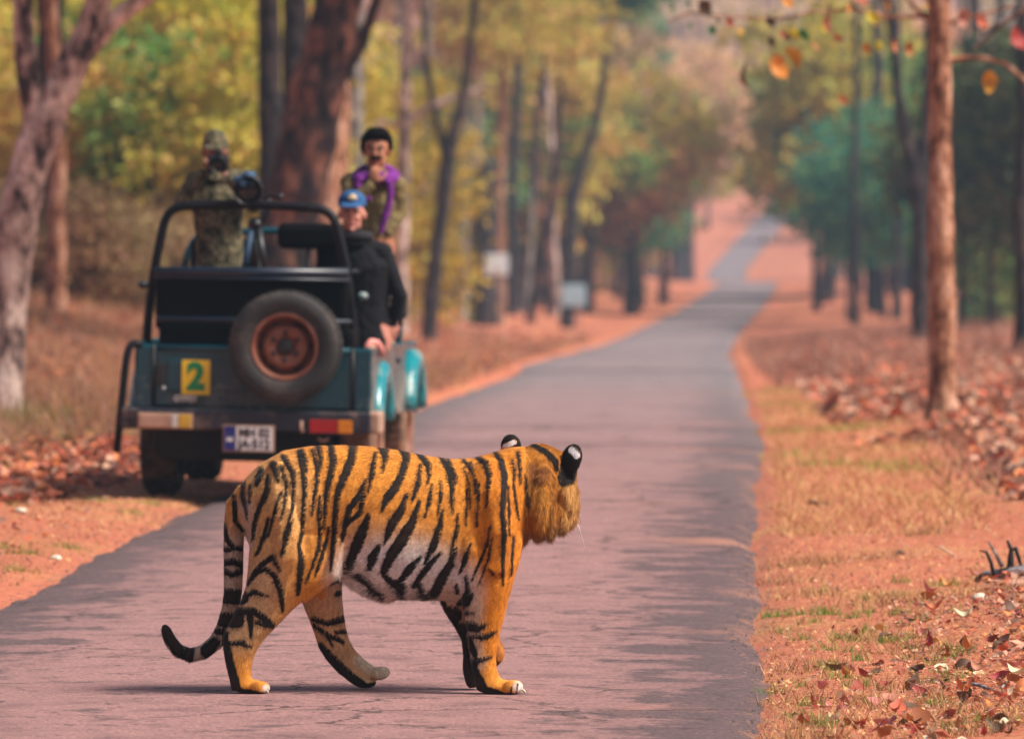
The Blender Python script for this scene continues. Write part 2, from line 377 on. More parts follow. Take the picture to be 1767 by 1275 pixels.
def leaf_mat(name, cols, trans=0.35):
    m, n, l, b = nmat(name)
    g = N(n, 'ShaderNodeNewGeometry')
    st = [(i / (len(cols)), c) for i, c in enumerate(cols)]
    r = ramp(n, st); l.new(g.outputs['Random Per Island'], r.inputs[0])
    oi = N(n, 'ShaderNodeObjectInfo'); hs = N(n, 'ShaderNodeHueSaturation')
    mr = N(n, 'ShaderNodeMapRange'); mr.inputs[3].default_value = 0.475; mr.inputs[4].default_value = 0.525; l.new(oi.outputs['Random'], mr.inputs[0])
    l.new(mr.outputs[0], hs.inputs['Hue']); l.new(r.outputs[0], hs.inputs['Color'])
    l.new(hs.outputs[0], b.inputs['Base Color']); b.inputs['Roughness'].default_value = 0.6; b.inputs['Specular IOR Level'].default_value = 0.3
    t = N(n, 'ShaderNodeBsdfTranslucent'); l.new(hs.outputs[0], t.inputs['Color'])
    mx = N(n, 'ShaderNodeMixShader'); mx.inputs[0].default_value = trans
    l.new(b.outputs[0], mx.inputs[1]); l.new(t.outputs[0], mx.inputs[2]); l.new(mx.outputs[0], n['Material Output'].inputs[0])
    return m
LEAF = {
    'olive': leaf_mat('olive_yellow_leaves', [(0.32, 0.29, 0.02), (0.52, 0.42, 0.03), (0.20, 0.26, 0.02), (0.66, 0.46, 0.03), (0.40, 0.36, 0.04)]),
    'yellow': leaf_mat('yellowing_leaves', [(0.56, 0.41, 0.05), (0.46, 0.42, 0.06), (0.66, 0.44, 0.08), (0.28, 0.33, 0.04), (0.58, 0.34, 0.10)]),
    'green': leaf_mat('green_leaves', [(0.06, 0.20, 0.04), (0.12, 0.27, 0.04), (0.22, 0.33, 0.07), (0.05, 0.16, 0.05), (0.34, 0.36, 0.08)]),
    'deep': leaf_mat('deep_green_leaves', [(0.015, 0.15, 0.10), (0.03, 0.23, 0.16), (0.08, 0.28, 0.13), (0.015, 0.11, 0.08), (0.17, 0.33, 0.12)]),
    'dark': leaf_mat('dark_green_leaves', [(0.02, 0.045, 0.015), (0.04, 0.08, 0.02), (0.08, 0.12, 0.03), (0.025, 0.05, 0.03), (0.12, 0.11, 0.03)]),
    'tan': leaf_mat('withered_tan_leaves', [(0.36, 0.22, 0.11), (0.28, 0.17, 0.08), (0.46, 0.31, 0.14), (0.33, 0.26, 0.09), (0.22, 0.13, 0.07)]),
    'orange': leaf_mat('orange_dry_leaves', [(0.58, 0.27, 0.06), (0.66, 0.36, 0.12), (0.50, 0.22, 0.10), (0.62, 0.42, 0.14), (0.40, 0.20, 0.10)]),
    'peach': leaf_mat('peach_glow_dry_leaves', [(.74, .42, .20), (.80, .52, .30), (.66, .36, .22), (.78, .50, .18), (.55, .34, .20)], .45),  # lighter peach holds the misty glow of the far canopy
    'pink': leaf_mat('pinkish_dry_leaves', [(0.44, 0.25, 0.17), (0.36, 0.19, 0.14), (0.52, 0.32, 0.20), (0.30, 0.20, 0.16), (0.50, 0.27, 0.14)]),
}

def leaf_cloud(seed, n, ext, clumps, cr, size, base=0.0, bias=1.0):
    """leaf-sized quads gathered in clumps inside an ellipsoid volume that starts at height base"""
    r = np.random.default_rng(seed)
    c = r.normal(size=(clumps, 3)); c /= np.linalg.norm(c, axis=1)[:, None]; c *= (r.random(clumps) ** 0.45)[:, None]
    c = c * np.array(ext) / 2 + np.array([0, 0, base + ext[2] / 2])
    wgt = r.random(clumps) ** bias + 0.15; wgt /= wgt.sum()
    k = r.choice(clumps, n, p=wgt)
    p = c[k] + r.normal(size=(n, 3)) * np.array([cr, cr, cr * 0.55])
    s = size * (0.6 + 0.8 * r.random(n))
    a = r.normal(size=(n, 3)); a[:, 2] -= 0.5; a /= np.linalg.norm(a, axis=1)[:, None]
    b = np.cross(a, r.normal(size=(n, 3))); b /= np.linalg.norm(b, axis=1)[:, None] + 1e-9
    nn = np.cross(a, b)
    tip = p + a * s[:, None]; ml = p + a * (s * .45)[:, None] + b * (s * .27)[:, None] + nn * (s * .08)[:, None]
    mr = p + a * (s * .45)[:, None] - b * (s * .27)[:, None] + nn * (s * .08)[:, None]
    v = np.stack([p, ml, tip, mr], 1).reshape(-1, 3)
    f = np.arange(4 * n).reshape(n, 4)
    return mesh_np('leaves', v, f)

def wood(seed, h, r0, lean=0.4, limbs=5, lo=0.45, spread=1.6, n=8):
    """tapered crooked trunk with limbs"""
    r = random.Random(seed); mb = MB(); pts = []; rad = []
    ph = r.random() * 6
    for i in range(9):
        t = i / 8
        pts.append(Vector((lean * t * t + 0.10 * h * .1 * math.sin(ph + t * 5), lean * .5 * math.sin(ph) * t + .06 * math.sin(ph * 2 + t * 6), h * t - 0.25 * (i == 0))))
        rad.append(r0 * (1.35 if i == 0 else 1.0) * (1 - 0.72 * t))
    mb.tube(pts, rad, n)
    for k in range(limbs):
        t = lo + (0.95 - lo) * (k + r.random() * .6) / limbs; i = min(7, int(t * 8)); b = pts[i].lerp(pts[i + 1], t * 8 - i)
        az = r.random() * 6.28; L = spread * (0.7 + .6 * r.random()); q = []
        for j in range(5):
            u = j / 4; q.append(b + Vector((math.cos(az + u * .4) * L * u, math.sin(az + u * .4) * L * u, L * (.75 * u + .12 * math.sin(u * 5 + az)))))
        rb = r0 * (1 - .72 * t) * .55
        mb.tube(q, [rb * (1 - .75 * j / 4) for j in range(5)], 6)
    return mb.mesh('trunk')

CROWN = [leaf_cloud(11 + i, 3800, (5.2, 5.2, 4.2), 46, 0.42, 0.26) for i in range(3)]            # crown, bottom at z = 0
SAPL = [leaf_cloud(31 + i, 3600, (2.6, 2.6, 3.4), 40, 0.30, 0.19, base=1.2) for i in range(3)]     # sapling crown
BUSH = [leaf_cloud(51 + i, 4200, (3.4, 3.0, 3.2), 52, 0.30, 0.17, base=-.3) for i in range(3)]     # shrub down to the ground
WALL = [leaf_cloud(71 + i, 7000, (4.2, 3.2, 6.2), 80, 0.36, 0.19, base=-.2) for i in range(3)]     # tall thicket
TRUNK = [wood(5 + i, 7.5, 0.17, lean=(0.5, -0.6, 0.15)[i]) for i in range(3)]
SAPT = [wood(25 + i, 3.6, 0.065, lean=(0.3, -0.3, 0.1)[i], limbs=5, lo=.3, spread=.8, n=6) for i in range(3)]
BUSHT = [wood(45 + i, 2.2, 0.04, lean=0.2, limbs=7, lo=.1, spread=1.1, n=5) for i in range(3)]
WALLT = [wood(65 + i, 4.8, 0.07, lean=0.3, limbs=9, lo=.15, spread=1.4, n=6) for i in range(3)]

def with_mat(o, mat):
    if not o.data.materials: o.data.materials.append(mat)
    o.material_slots[0].link = 'OBJECT'; o.material_slots[0].material = mat
def plant(name, loc, tm, cm, bark, leaf, sc, rz, label, cat, group, crown_z=0.0, crown_s=None):
    t = empty(name, loc, (0, 0, rz))
    o = link('trunk', tm, None, t); with_mat(o, bark); o.scale = (sc, sc, sc)
    if cm is not None:
        c = link('crown', cm, None, t, smooth=False); with_mat(c, leaf); s = crown_s or (sc, sc, sc); c.scale = s; c.location = (0, 0, crown_z)
    return tag(t, label, cat, group)

RT = random.Random(7)
LW = {'olive': 'olive yellow', 'yellow': 'yellowing', 'green': 'fresh green', 'deep': 'deep bluish green', 'dark': 'dark green', 'tan': 'withered tan', 'orange': 'orange dry', 'pink': 'pinkish dry', 'peach': 'peach coloured'}
def scatter(px0, px1, d0, d1, n, kind, pal, s0, s1, where, bark=None, sink=0.0):
    """n plants of one kind spread over a strip of the ground that the photo's columns px0..px1 cover"""
    for i in range(n):
        px = px0 + (px1 - px0) * (i + RT.random()) / n; d = d0 + (d1 - d0) * RT.random()
        x = (px - W0 / 2) * d / F; c = float(road_c(d))
        if abs(x - c) < RW / 2 + 0.9: x = c + math.copysign(RW / 2 + 0.9 + RT.random(), x - c)
        z = gz(x, d) - sink; sc = s0 + (s1 - s0) * RT.random(); k = RT.randrange(3); leaf = LEAF[pal]; rz = RT.random() * 6.28
        grp = f'{LW[pal]} {kind}s {where}'
        if kind == 'tree':
            plant('forest_tree', (x, d, z), TRUNK[k], CROWN[k], bark or BARK_BROWN, leaf, sc, rz, f'tall tree with {LW[pal]} crown {where}', 'tree', grp, 3.6 * sc, (sc, sc, sc))
        elif kind == 'sapling':
            plant('sapling', (x, d, z), SAPT[k], SAPL[k], bark or BARK_DARK, leaf, sc, rz, f'slender sapling with {LW[pal]} leaves {where}', 'sapling', grp)
        elif kind == 'shrub':
            plant('shrub', (x, d, z), BUSHT[k], BUSH[k], bark or BARK_BROWN, leaf, sc, rz, f'low spreading shrub with {LW[pal]} leaves {where}', 'shrub', grp)
        else:
            plant('thicket_bush', (x, d, z), WALLT[k], WALL[k], bark or BARK_BROWN, leaf, sc, rz, f'tall bush with {LW[pal]} leaves {where}', 'bush', grp)

# --- left side, the yellow-green wall behind the vehicle
scatter(-60, 470, 140, 165, 7, 'thicket', 'olive', 0.95, 1.15, 'in the thicket beyond the safari vehicle')
scatter(-40, 480, 122, 140, 6, 'thicket', 'yellow', 0.75, 0.95, 'in the thicket beyond the safari vehicle')
scatter(60, 420, 124, 138, 3, 'sapling', 'green', .9, 1.1, 'in the thicket beyond the safari vehicle')
scatter(-60, 460, 108, 122, 8, 'shrub', 'tan', 0.5, 0.75, 'before the olive thicket past the vehicle')
scatter(-80, 560, 165, 200, 8, 'tree', 'yellow', 0.9, 1.2, 'rising out of the thicket beyond the safari vehicle')
scatter(480, 720, 190, 240, 5, 'thicket', 'tan', 0.8, 1.0, 'behind the thick leaning trunk')
scatter(520, 690, 170, 230, 4, 'thicket', 'olive', 0.9, 1.1, 'behind the thick leaning trunk')
# --- left bank of the road, the hazy stand of trunks
scatter(690, 1090, 300, 370, 8, 'thicket', 'pink', 0.75, 1.0, 'behind the row of trunks')
scatter(740, 1100, 280, 360, 6, 'sapling', 'deep', 1.3, 1.8, 'among the row of trunks', bark=BARK_DARK)
scatter(700, 1100, 285, 360, 7, 'tree', 'green', 1.0, 1.3, 'above the row of trunks')
scatter(700, 1180, 300, 420, 8, 'tree', 'olive', 1.0, 1.4, 'far behind the row of trunks')
scatter(740, 1090, 340, 430, 7, 'thicket', 'olive', 0.8, 1.1, 'far behind the row of trunks')
scatter(980, 1200, 330, 470, 8, 'tree', 'pink', 1.0, 1.35, 'where the road dips out of sight')
scatter(860, 1120, 290, 340, 2, 'sapling', 'orange', 2.0, 2.5, 'leaning out from the row of trunks')
scatter(690, 1100, 280, 350, 3, 'sapling', 'pink', 2.0, 2.5, 'leaning out from the row of trunks')
scatter(690, 1100, 270, 340, 2, 'sapling', 'yellow', 2.0, 2.6, 'leaning out from the row of trunks')
scatter(720, 1130, 280, 360, 5, 'sapling', 'green', 2.0, 2.6, 'leaning out from the row of trunks')
scatter(1480, 1620, 330, 380, 1, 'sapling', 'orange', 2.2, 2.8, 'leaning out across the road from the vehicle')
scatter(1390, 1600, 300, 380, 4, 'sapling', 'green', 2.2, 2.8, 'leaning out across the road from the vehicle')
scatter(1380, 1620, 300, 400, 4, 'sapling', 'olive', 2.2, 2.8, 'leaning out across the road from the vehicle')
# --- beyond the dip, on the far slope
scatter(960, 1190, 490, 690, 9, 'tree', 'peach', 2.1, 2.7, 'arching over the dip in the road', sink=.5)
scatter(1410, 1640, 490, 690, 8, 'tree', 'peach', 2.0, 2.6, 'arching over the dip in the road', sink=.5)
scatter(1180, 1240, 640, 700, 3, 'tree', 'olive', 2.0, 2.4, 'arching over the dip in the road', sink=.5)
scatter(1000, 1270, 730, 900, 12, 'tree', 'orange', 1.3, 1.8, 'on the hazy slope beyond the dip', sink=1.0)
scatter(1020, 1300, 800, 980, 10, 'tree', 'pink', 1.4, 1.9, 'on the hazy slope beyond the dip', sink=1.0)
scatter(1390, 1640, 740, 900, 10, 'tree', 'pink', 1.3, 1.8, 'on the hazy slope beyond the dip', sink=1.0)
scatter(980, 1560, 930, 1060, 22, 'tree', 'peach', 2.2, 3.0, 'on the farthest hillside', sink=1.0)
scatter(900, 1750, 1050, 1300, 30, 'tree', 'peach', 2.6, 3.4, 'on the farthest hillside', sink=1.0)
scatter(900, 1750, 980, 1250, 12, 'tree', 'yellow', 2.2, 2.8, 'on the farthest hillside', sink=1.0)
# --- right side
scatter(1440, 1580, 250, 290, 5, 'sapling', 'deep', 1.3, 1.8, 'across the road from the vehicle', bark=BARK_DARK)
scatter(1440, 1640, 360, 470, 5, 'tree', 'green', 1.0, 1.4, 'across the road from the vehicle')
scatter(1400, 1640, 300, 420, 6, 'tree', 'yellow', 1.0, 1.4, 'across the road from the vehicle')
scatter(1450, 1650, 380, 450, 4, 'thicket', 'pink', 0.7, 1.0, 'across the road from the vehicle')
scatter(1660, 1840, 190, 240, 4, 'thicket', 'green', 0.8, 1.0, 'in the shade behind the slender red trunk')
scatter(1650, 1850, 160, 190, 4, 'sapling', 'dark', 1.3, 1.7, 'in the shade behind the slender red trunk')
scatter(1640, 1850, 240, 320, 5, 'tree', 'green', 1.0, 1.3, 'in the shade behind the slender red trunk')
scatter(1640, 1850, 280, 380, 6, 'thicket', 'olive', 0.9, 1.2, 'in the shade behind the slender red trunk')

# --- trunks that stand out in the photograph, traced at the depth where they meet the ground
def traced(name, pts, d, bark, label, group=None, limbs=(), crown=None, top=9.0, n=14, wob=0.03, seed=1):
    """pts: (px, py, width in px) from the ground up; limbs: the same kind of lists; the trunk goes on above the frame"""
    base = P(pts[0][0], pts[0][1], d); g = Vector((base.x, d, gz(base.x, d)))
    root = empty(name, g); mb = MB(); r = random.Random(seed)
    def tube(pp, extra=None, ground_start=False):
        q = [P(a, b, d) - g for a, b, w in pp]; rad = [w / 2 * d / F for a, b, w in pp]
        if ground_start:
            q[0].z = min(q[0].z, 0) ; q.insert(0, Vector((q[0].x, 0, -0.3))); rad.insert(0, rad[0] * 1.25)
        if extra:
            t = (q[-1] - q[-2]).normalized(); L = extra
            for k in (1, 2, 3):
                q.append(q[-1] + t * L / 3 + Vector((r.uniform(-.1, .1), r.uniform(-.2, .2), 0))); rad.append(rad[-1] * 0.72)
        # subdivide for an uneven outline
        qq, rr = [], []
        for i in range(len(q) - 1):
            for k in range(4):
                u = k / 4; p = q[i].lerp(q[i + 1], u); rad_ = rad[i] * (1 - u) + rad[i + 1] * u
                qq.append(p + Vector((r.uniform(-1, 1), r.uniform(-1, 1), 0)) * rad_ * wob * 2); rr.append(rad_ * (1 + r.uniform(-wob, wob) * 2))
        qq.append(q[-1]); rr.append(rad[-1]); mb.tube(qq, rr, n); return q[-1]
    e = tube(pts, top, True)
    for lp in limbs: tube(lp, 2.5 if lp[-1][2] > 8 else None)
    mb.build('trunk', bark, root)
    if crown:
        k = seed % 3; s = crown[1]
        c = link('crown', CROWN[k], None, root, smooth=False); with_mat(c, LEAF[crown[0]]); c.location = e + Vector((0, 0, -3.0 * s)); c.scale = (s, s, s)
    return tag(root, label, 'tree', group)

traced('forked_tree', [(-2, 690, 84), (6, 600, 72), (14, 500, 70), (28, 380, 70), (48, 290, 68), (72, 225, 66), (92, 180, 62), (118, 125, 56), (150, 60, 50), (172, 0, 44), (190, -60, 40)], 70, BARK_PALE,
       'pale pinkish tree forking low beside the dry grass verge',
       limbs=[[(66, 235, 50), (56, 170, 46), (44, 100, 40), (40, 40, 36), (41, 0, 34), (44, -60, 30)], [(128, 112, 40), (165, 68, 36), (205, 28, 32), (252, -6, 28), (310, -40, 22)]], crown=('olive', 1.0), top=3.0, seed=3)
traced('forest_tree', [(96, 556, 42), (96, 480, 34), (97, 380, 32), (100, 280, 30), (98, 180, 28), (90, 80, 26), (85, 0, 26)], 104, BARK_RED, 'straight reddish trunk standing behind the pale forked tree', crown=('yellow', 1.0), top=4, seed=4)
traced('forest_tree', [(66, 556, 34), (70, 480, 30), (78, 380, 30), (84, 200, 36), (86, 90, 44), (86, 0, 46)], 112, BARK_DARK, 'blackish trunk close behind the straight reddish trunk', crown=('green', .9), top=4, seed=5)
traced('leaning_tree', [(462, 590, 124), (480, 480, 112), (501, 380, 104), (521, 290, 98), (543, 190, 94), (564, 90, 90), (582, 0, 86), (600, -80, 80)], 96, BARK_BROWN,
       'massive dark red brown trunk leaning over behind the vehicle', limbs=[[(575, 150, 34), (600, 110, 28), (625, 70, 24), (640, 30, 20), (655, -20, 16)]], crown=('olive', 1.2), top=4, seed=6, wob=.05)
traced('forest_tree', [(556, 580, 92), (560, 470, 84), (564, 360, 76), (570, 260, 66), (576, 160, 56), (580, 60, 44)], 101, BARK_RED, 'rusty orange trunk tucked behind the massive leaning trunk', crown=('olive', .8), top=5, seed=16)
traced('forest_tree', [(462, 570, 44), (464, 400, 40), (466, 250, 40), (466, 120, 40), (462, 0, 38)], 110, BARK_DARK, 'dark upright trunk left of the massive leaning trunk', crown=('olive', 1.0), top=4, seed=7)
traced('forest_tree', [(506, 570, 40), (504, 300, 40), (508, 150, 44), (510, 0, 44)], 116, BARK_DARK, 'dark upright trunk half hidden by the massive leaning trunk', crown=('olive', 1.0), top=4, seed=8)
traced('forest_tree', [(606, 570, 40), (607, 430, 36), (609, 300, 34), (611, 200, 32), (612, 100, 30), (614, 0, 28)], 130, BARK_GREY, 'whitish grey trunk beside the massive leaning trunk', crown=('tan', 1.0), top=4, seed=9)
traced('forest_tree', [(692, 560, 24), (694, 400, 22), (697, 250, 22), (700, 100, 20), (704, 0, 18)], 165, BARK_PALE, 'thin pinkish trunk behind the standing man in purple scarf', crown=('pink', 1.0), top=4, seed=10,
       limbs=[[(694, 215, 14), (722, 198, 13), (748, 182, 12), (790, 165, 11), (840, 152, 8)], [(690, 215, 12), (660, 212, 11), (620, 232, 10), (590, 245, 8)]])
traced('forest_tree', [(740, 553, 30), (745, 500, 27), (754, 430, 25), (762, 370, 25), (770, 300, 27), (775, 260, 25), (790, 200, 16), (806, 120, 14), (820, 0, 12)], 165, BARK_DARK, 'dark leaning trunk next to the snapped trunk', crown=('deep', .9), top=3, seed=11,
       limbs=[[(772, 280, 20), (760, 230, 13), (745, 170, 11), (735, 90, 9)]])
# snapped dark trunk: ends in a jagged point
sn = hit(835, 560); sd = sn.y; root = empty('snapped_trunk', sn); mb = MB()
q = [(833, 575, 58), (834, 540, 54), (835, 480, 50), (836, 420, 48), (837, 360, 46), (838, 320, 42), (839, 295, 32), (839, 275, 18), (838, 262, 5)]
mb.tube([P(a, b, sd) - sn for a, b, w in q], [w / 2 * sd / F for a, b, w in q], 12)
mb.build('trunk', BARK_DARK, root); tag(root, 'dark snapped trunk ending in a point, white board beside it', 'tree trunk')
for i, (pts, bark, lab, cr) in enumerate([
        ([(884, 545, 22), (886, 450, 18), (884, 330, 18), (889, 230, 16), (893, 150, 15), (900, 0, 13)], BARK_DARK, 'slim dark trunk just right of the snapped trunk', 'deep'),
        ([(914, 558, 20), (930, 480, 18), (946, 400, 17), (955, 330, 16), (962, 260, 14), (968, 100, 12)], BARK_BROWN, 'brown trunk leaning over towards the dark forked trunk', 'yellow'),
        ([(978, 565, 28), (982, 480, 24), (984, 400, 24), (986, 345, 26), (1003, 290, 16), (1024, 225, 15), (1036, 170, 14), (1048, 60, 11)], BARK_DARK, 'dark forked trunk behind the bluish board', 'deep'),
        ([(948, 545, 16), (944, 440, 14), (930, 330, 14), (926, 240, 13), (940, 120, 12), (948, 0, 10)], BARK_BROWN, 'crooked thin trunk left of the dark forked trunk', 'green'),
        ([(1030, 505, 22), (1031, 440, 18), (1033, 360, 17), (1036, 280, 15), (1040, 150, 13)], BARK_DARK, 'dark trunk next after the forked trunk along the bank', 'green'),
        ([(1072, 492, 20), (1073, 430, 17), (1070, 380, 15), (1068, 300, 13), (1062, 180, 12)], BARK_DARK, 'dark trunk under the deep green bush of the row', 'deep'),
        ([(1127, 465, 18), (1128, 420, 15), (1131, 370, 14), (1134, 300, 12), (1140, 180, 10)], BARK_DARK, 'last dark trunk of the row, white marker beside it', 'yellow'),
        ([(1186, 392, 14), (1187, 360, 12), (1188, 330, 11), (1190, 280, 10), (1192, 200, 8)], BARK_GREY, 'small hazy trunk above the pink bank by the dip', 'orange'),
        ([(798, 552, 20), (800, 430, 18), (801, 300, 17), (806, 150, 15)], BARK_GREY, 'pale grey trunk between the leaning trunk and the snapped trunk', 'pink'),
        ([(862, 560, 24), (861, 450, 20), (862, 350, 18), (866, 200, 16)], BARK_RED, 'rusty trunk behind the white board', 'yellow')]):
    g = hit(pts[0][0], pts[0][1]); traced('forest_tree', pts, g.y, bark, lab, crown=(cr, 1.1), top=4, n=10, seed=20 + i)
# right side
g = hit(1625, 722)
slender = traced('slender_tree', [(1627, 726, 64), (1626, 690, 52), (1625, 600, 48), (1624, 480, 48), (1622, 360, 45), (1622, 240, 42), (1622, 120, 40), (1621, 0, 37), (1620, -80, 34)], g.y, BARK_RED,
       'slender red brown trunk with leaf litter heaped at its foot', limbs=[[(1608, 40, 12), (1590, 24, 9), (1570, 4, 7), (1550, -20, 5)], [(1636, 104, 12), (1662, 100, 10), (1700, 101, 9), (1735, 110, 8), (1770, 140, 7), (1800, 175, 5)], [(1640, 40, 8), (1670, 30, 6), (1720, 18, 5), (1780, 2, 4)], [(1612, 28, 9), (1540, 30, 7), (1470, 16, 6), (1400, 22, 5), (1340, 34, 5), (1262, 30, 4), (1190, 22, 4), (1150, 40, 3)]], crown=None, top=3, seed=40)
g = hit(1590, 592)
traced('forked_tree', [(1590, 596, 36), (1588, 520, 32), (1587, 430, 30), (1588, 350, 30), (1584, 310, 34), (1572, 270, 24), (1560, 220, 21), (1550, 160, 19), (1542, 80, 17), (1530, 0, 15)], g.y, BARK_DARK,
       'black trunk forking in a narrow Y behind the slender red trunk', limbs=[[(1588, 310, 24), (1594, 250, 20), (1598, 180, 18), (1602, 100, 16), (1604, 0, 14)]], crown=('deep', .9), top=3, seed=41)
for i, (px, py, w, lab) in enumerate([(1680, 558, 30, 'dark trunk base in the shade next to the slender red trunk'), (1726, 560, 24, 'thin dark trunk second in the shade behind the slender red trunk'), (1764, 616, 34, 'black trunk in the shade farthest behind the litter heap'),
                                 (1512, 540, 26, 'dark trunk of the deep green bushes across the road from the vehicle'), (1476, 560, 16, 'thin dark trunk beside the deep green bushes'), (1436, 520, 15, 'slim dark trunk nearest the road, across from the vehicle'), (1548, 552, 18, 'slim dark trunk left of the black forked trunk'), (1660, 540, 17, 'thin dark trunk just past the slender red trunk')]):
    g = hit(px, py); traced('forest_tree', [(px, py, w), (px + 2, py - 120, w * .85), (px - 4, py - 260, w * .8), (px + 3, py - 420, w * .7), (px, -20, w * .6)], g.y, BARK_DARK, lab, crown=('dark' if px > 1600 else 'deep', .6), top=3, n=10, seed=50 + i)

for i, (px, py, w, lean, bark, lab) in enumerate([(716, 548, 20, 6, BARK_GREY, 'pale trunk behind the dark leaning trunk'), (764, 545, 15, -8, BARK_BROWN, 'thin brown trunk close behind the dark leaning trunk'), (815, 540, 16, 4, BARK_PALE, 'thin pinkish trunk just left of the snapped trunk'),
        (905, 540, 15, 10, BARK_GREY, 'thin grey trunk in the gap right of the snapped trunk'), (962, 545, 15, -6, BARK_PALE, 'thin pale trunk in the gap before the forked trunk'), (1008, 520, 15, 8, BARK_GREY, 'thin grey trunk right of the dark forked trunk'), (1050, 500, 14, -5, BARK_DARK, 'slim dark trunk in the middle of the bank row'), (1098, 482, 14, 4, BARK_DARK, 'slim dark trunk before the last marker on the bank'), (660, 548, 24, 8, BARK_GREY, 'grey trunk standing behind the man in purple scarf'), (632, 552, 20, -6, BARK_BROWN, 'brown trunk beside the whitish grey trunk')]):
    g = hit(px, py); traced('forest_tree', [(px, py, w), (px + lean, py - 120, w * .85), (px + lean * 1.5, py - 250, w * .78), (px + lean * 3, py - 400, w * .66), (px + lean * 4, -20, w * .55)], g.y, bark, lab, crown=(('green', 'yellow', 'pink')[i % 3], 1.0), top=4, n=8, seed=70 + i, wob=.06)
# ---------------------------------------------------------------- tiger
TD = 31.80
TROOT = Vector((P(640, 1199, TD).x, TD, float(road_z(TD)) + 0.02))
tiger = empty('tiger', TROOT)
tag(tiger, 'striped orange tiger standing across the road, head turned away', 'tiger')
PXM = TD / F
def T(px, py, yo=0.0): return P(px, py, TD + yo) - TROOT
def tiger_body():
    mb = MB()
    def limb(rings, n=20, sup=2.3):
        out = []
        for (fx, fy), (bx, by), hd, yo in rings:
            a, b = T(fx, fy, yo), T(bx, by, yo); c = (a + b) / 2; h = (a - b) / 2; r = []
            for j in range(n):
                t = 2 * math.pi * j / n; ct, st = math.cos(t), math.sin(t)
                cx = math.copysign(abs(ct) ** (2 / sup), ct); sx = math.copysign(abs(st) ** (2 / sup), st)
                r.append(c + h * cx + Vector((0, hd * sx, 0)))
            out.append(r)
        mb.loft(out)
    # trunk of the body: back line / belly line / half depth
    limb([((408, 872), (424, 925), .045, 0), ((413, 850), (440, 960), .10, 0), ((424, 824), (462, 985), .15, 0), ((450, 799), (495, 990), .185, 0), ((490, 777), (530, 987), .205, 0),
          ((540, 769), (570, 983), .215, 0), ((590, 768), (608, 998), .225, 0), ((640, 770), (650, 1020), .24, 0), ((690, 777), (692, 1033), .245, 0), ((735, 786), (732, 1034), .24, 0),
          ((780, 792), (772, 1036), .23, 0), ((815, 790), (812, 1040), .215, 0), ((845, 782), (848, 1036), .20, 0), ((868, 775), (876, 1010), .185, 0), ((885, 771), (893, 975), .165, 0),
          ((903, 770), (905, 935), .15, .01), ((928, 772), (922, 915), .14, .03), ((950, 785), (940, 900), .12, .05)], n=28, sup=2.15)
    # spine and muscle masses
    mb.ell(T(520, 880, -.10), (100 * PXM, .13, 92 * PXM)); mb.ell(T(520, 880, .10), (100 * PXM, .13, 92 * PXM))
    mb.ell(T(838, 880, -.10), (60 * PXM, .125, 90 * PXM), (0, .15, 0)); mb.ell(T(838, 880, .10), (60 * PXM, .12, 90 * PXM), (0, .15, 0))
    mb.ell(T(700, 930, -.06), (110 * PXM, .185, 88 * PXM)); mb.ell(T(700, 930, .06), (110 * PXM, .185, 88 * PXM))
    mb.ell(T(640, 1003, 0), (60 * PXM, .07, 26 * PXM), (0, .42, 0))            # loose belly skin
    # near hind leg
    Y = -.13
    limb([((575, 880), (430, 868), .07, -.10), ((590, 930), (432, 915), .10, -.12), ((590, 968), (430, 950), .10, -.13), ((570, 1003), (428, 982), .095, Y), ((530, 1030), (424, 1012), .08, Y),
          ((507, 1050), (414, 1040), .066, Y), ((482, 1075), (398, 1070), .055, Y), ((460, 1098), (386, 1092), .050, Y), ((446, 1116), (384, 1110), .045, Y), ((437, 1136), (387, 1132), .042, Y),
          ((433, 1154), (392, 1156), .042, Y), ((434, 1170), (397, 1178), .046, Y), ((440, 1182), (399, 1192), .046, Y)])
    def paw(cx, cy, yo, tx, ty, L=30, hh=14, w=.052, toe=(15, 12)):
        mb.ell(T(cx, cy, yo), (L * PXM, w, hh * PXM))
        for k in range(4):
            o = (k - 1.5) * w * .58
            mb.ell(T(tx + (5 if k in (1, 2) else 0), ty, yo + o), (toe[0] * PXM, .0175, toe[1] * PXM), nu=12, nv=8)
    paw(430, 1184, Y, 447, 1186, 30, 13, .050, (15, 12))
    # far hind leg
    Y = .13
    limb([((590, 960), (500, 990), .07, .11), ((591, 1000), (515, 1022), .07, Y), ((590, 1025), (523, 1043), .065, Y), ((593, 1055), (534, 1070), .055, Y), ((597, 1082), (544, 1097), .048, Y),
          ((602, 1102), (550, 1117), .044, Y), ((613, 1122), (563, 1138), .042, Y), ((628, 1137), (583, 1160), .042, Y), ((643, 1148), (605, 1178), .044, Y), ((655, 1155), (622, 1186), .04, Y)])
    mb.ell(T(628, 1176, Y), (22 * PXM, .045, 11 * PXM), (0, .1, 0))
    for k in range(4): mb.ell(T(655 + (3 if k in (1, 2) else 0), 1161, Y + (k - 1.5) * .029), (16 * PXM, .017, 12 * PXM), (0, -.3, 0), nu=12, nv=8)
    # near foreleg
    Y = -.12
    limb([((898, 890), (795, 890), .06, -.10), ((903, 935), (790, 940), .085, -.11), ((897, 970), (790, 985), .09, Y), ((887, 1003), (794, 1022), .085, Y), ((879, 1030), (798, 1048), .073, Y),
          ((872, 1058), (803, 1068), .060, Y), ((865, 1084), (806, 1088), .051, Y), ((859, 1110), (809, 1112), .046, Y), ((856, 1134), (812, 1136), .044, Y), ((857, 1154), (815, 1158), .046, Y), ((864, 1170), (819, 1178), .05, Y), ((872, 1180), (823, 1192), .05, Y)])
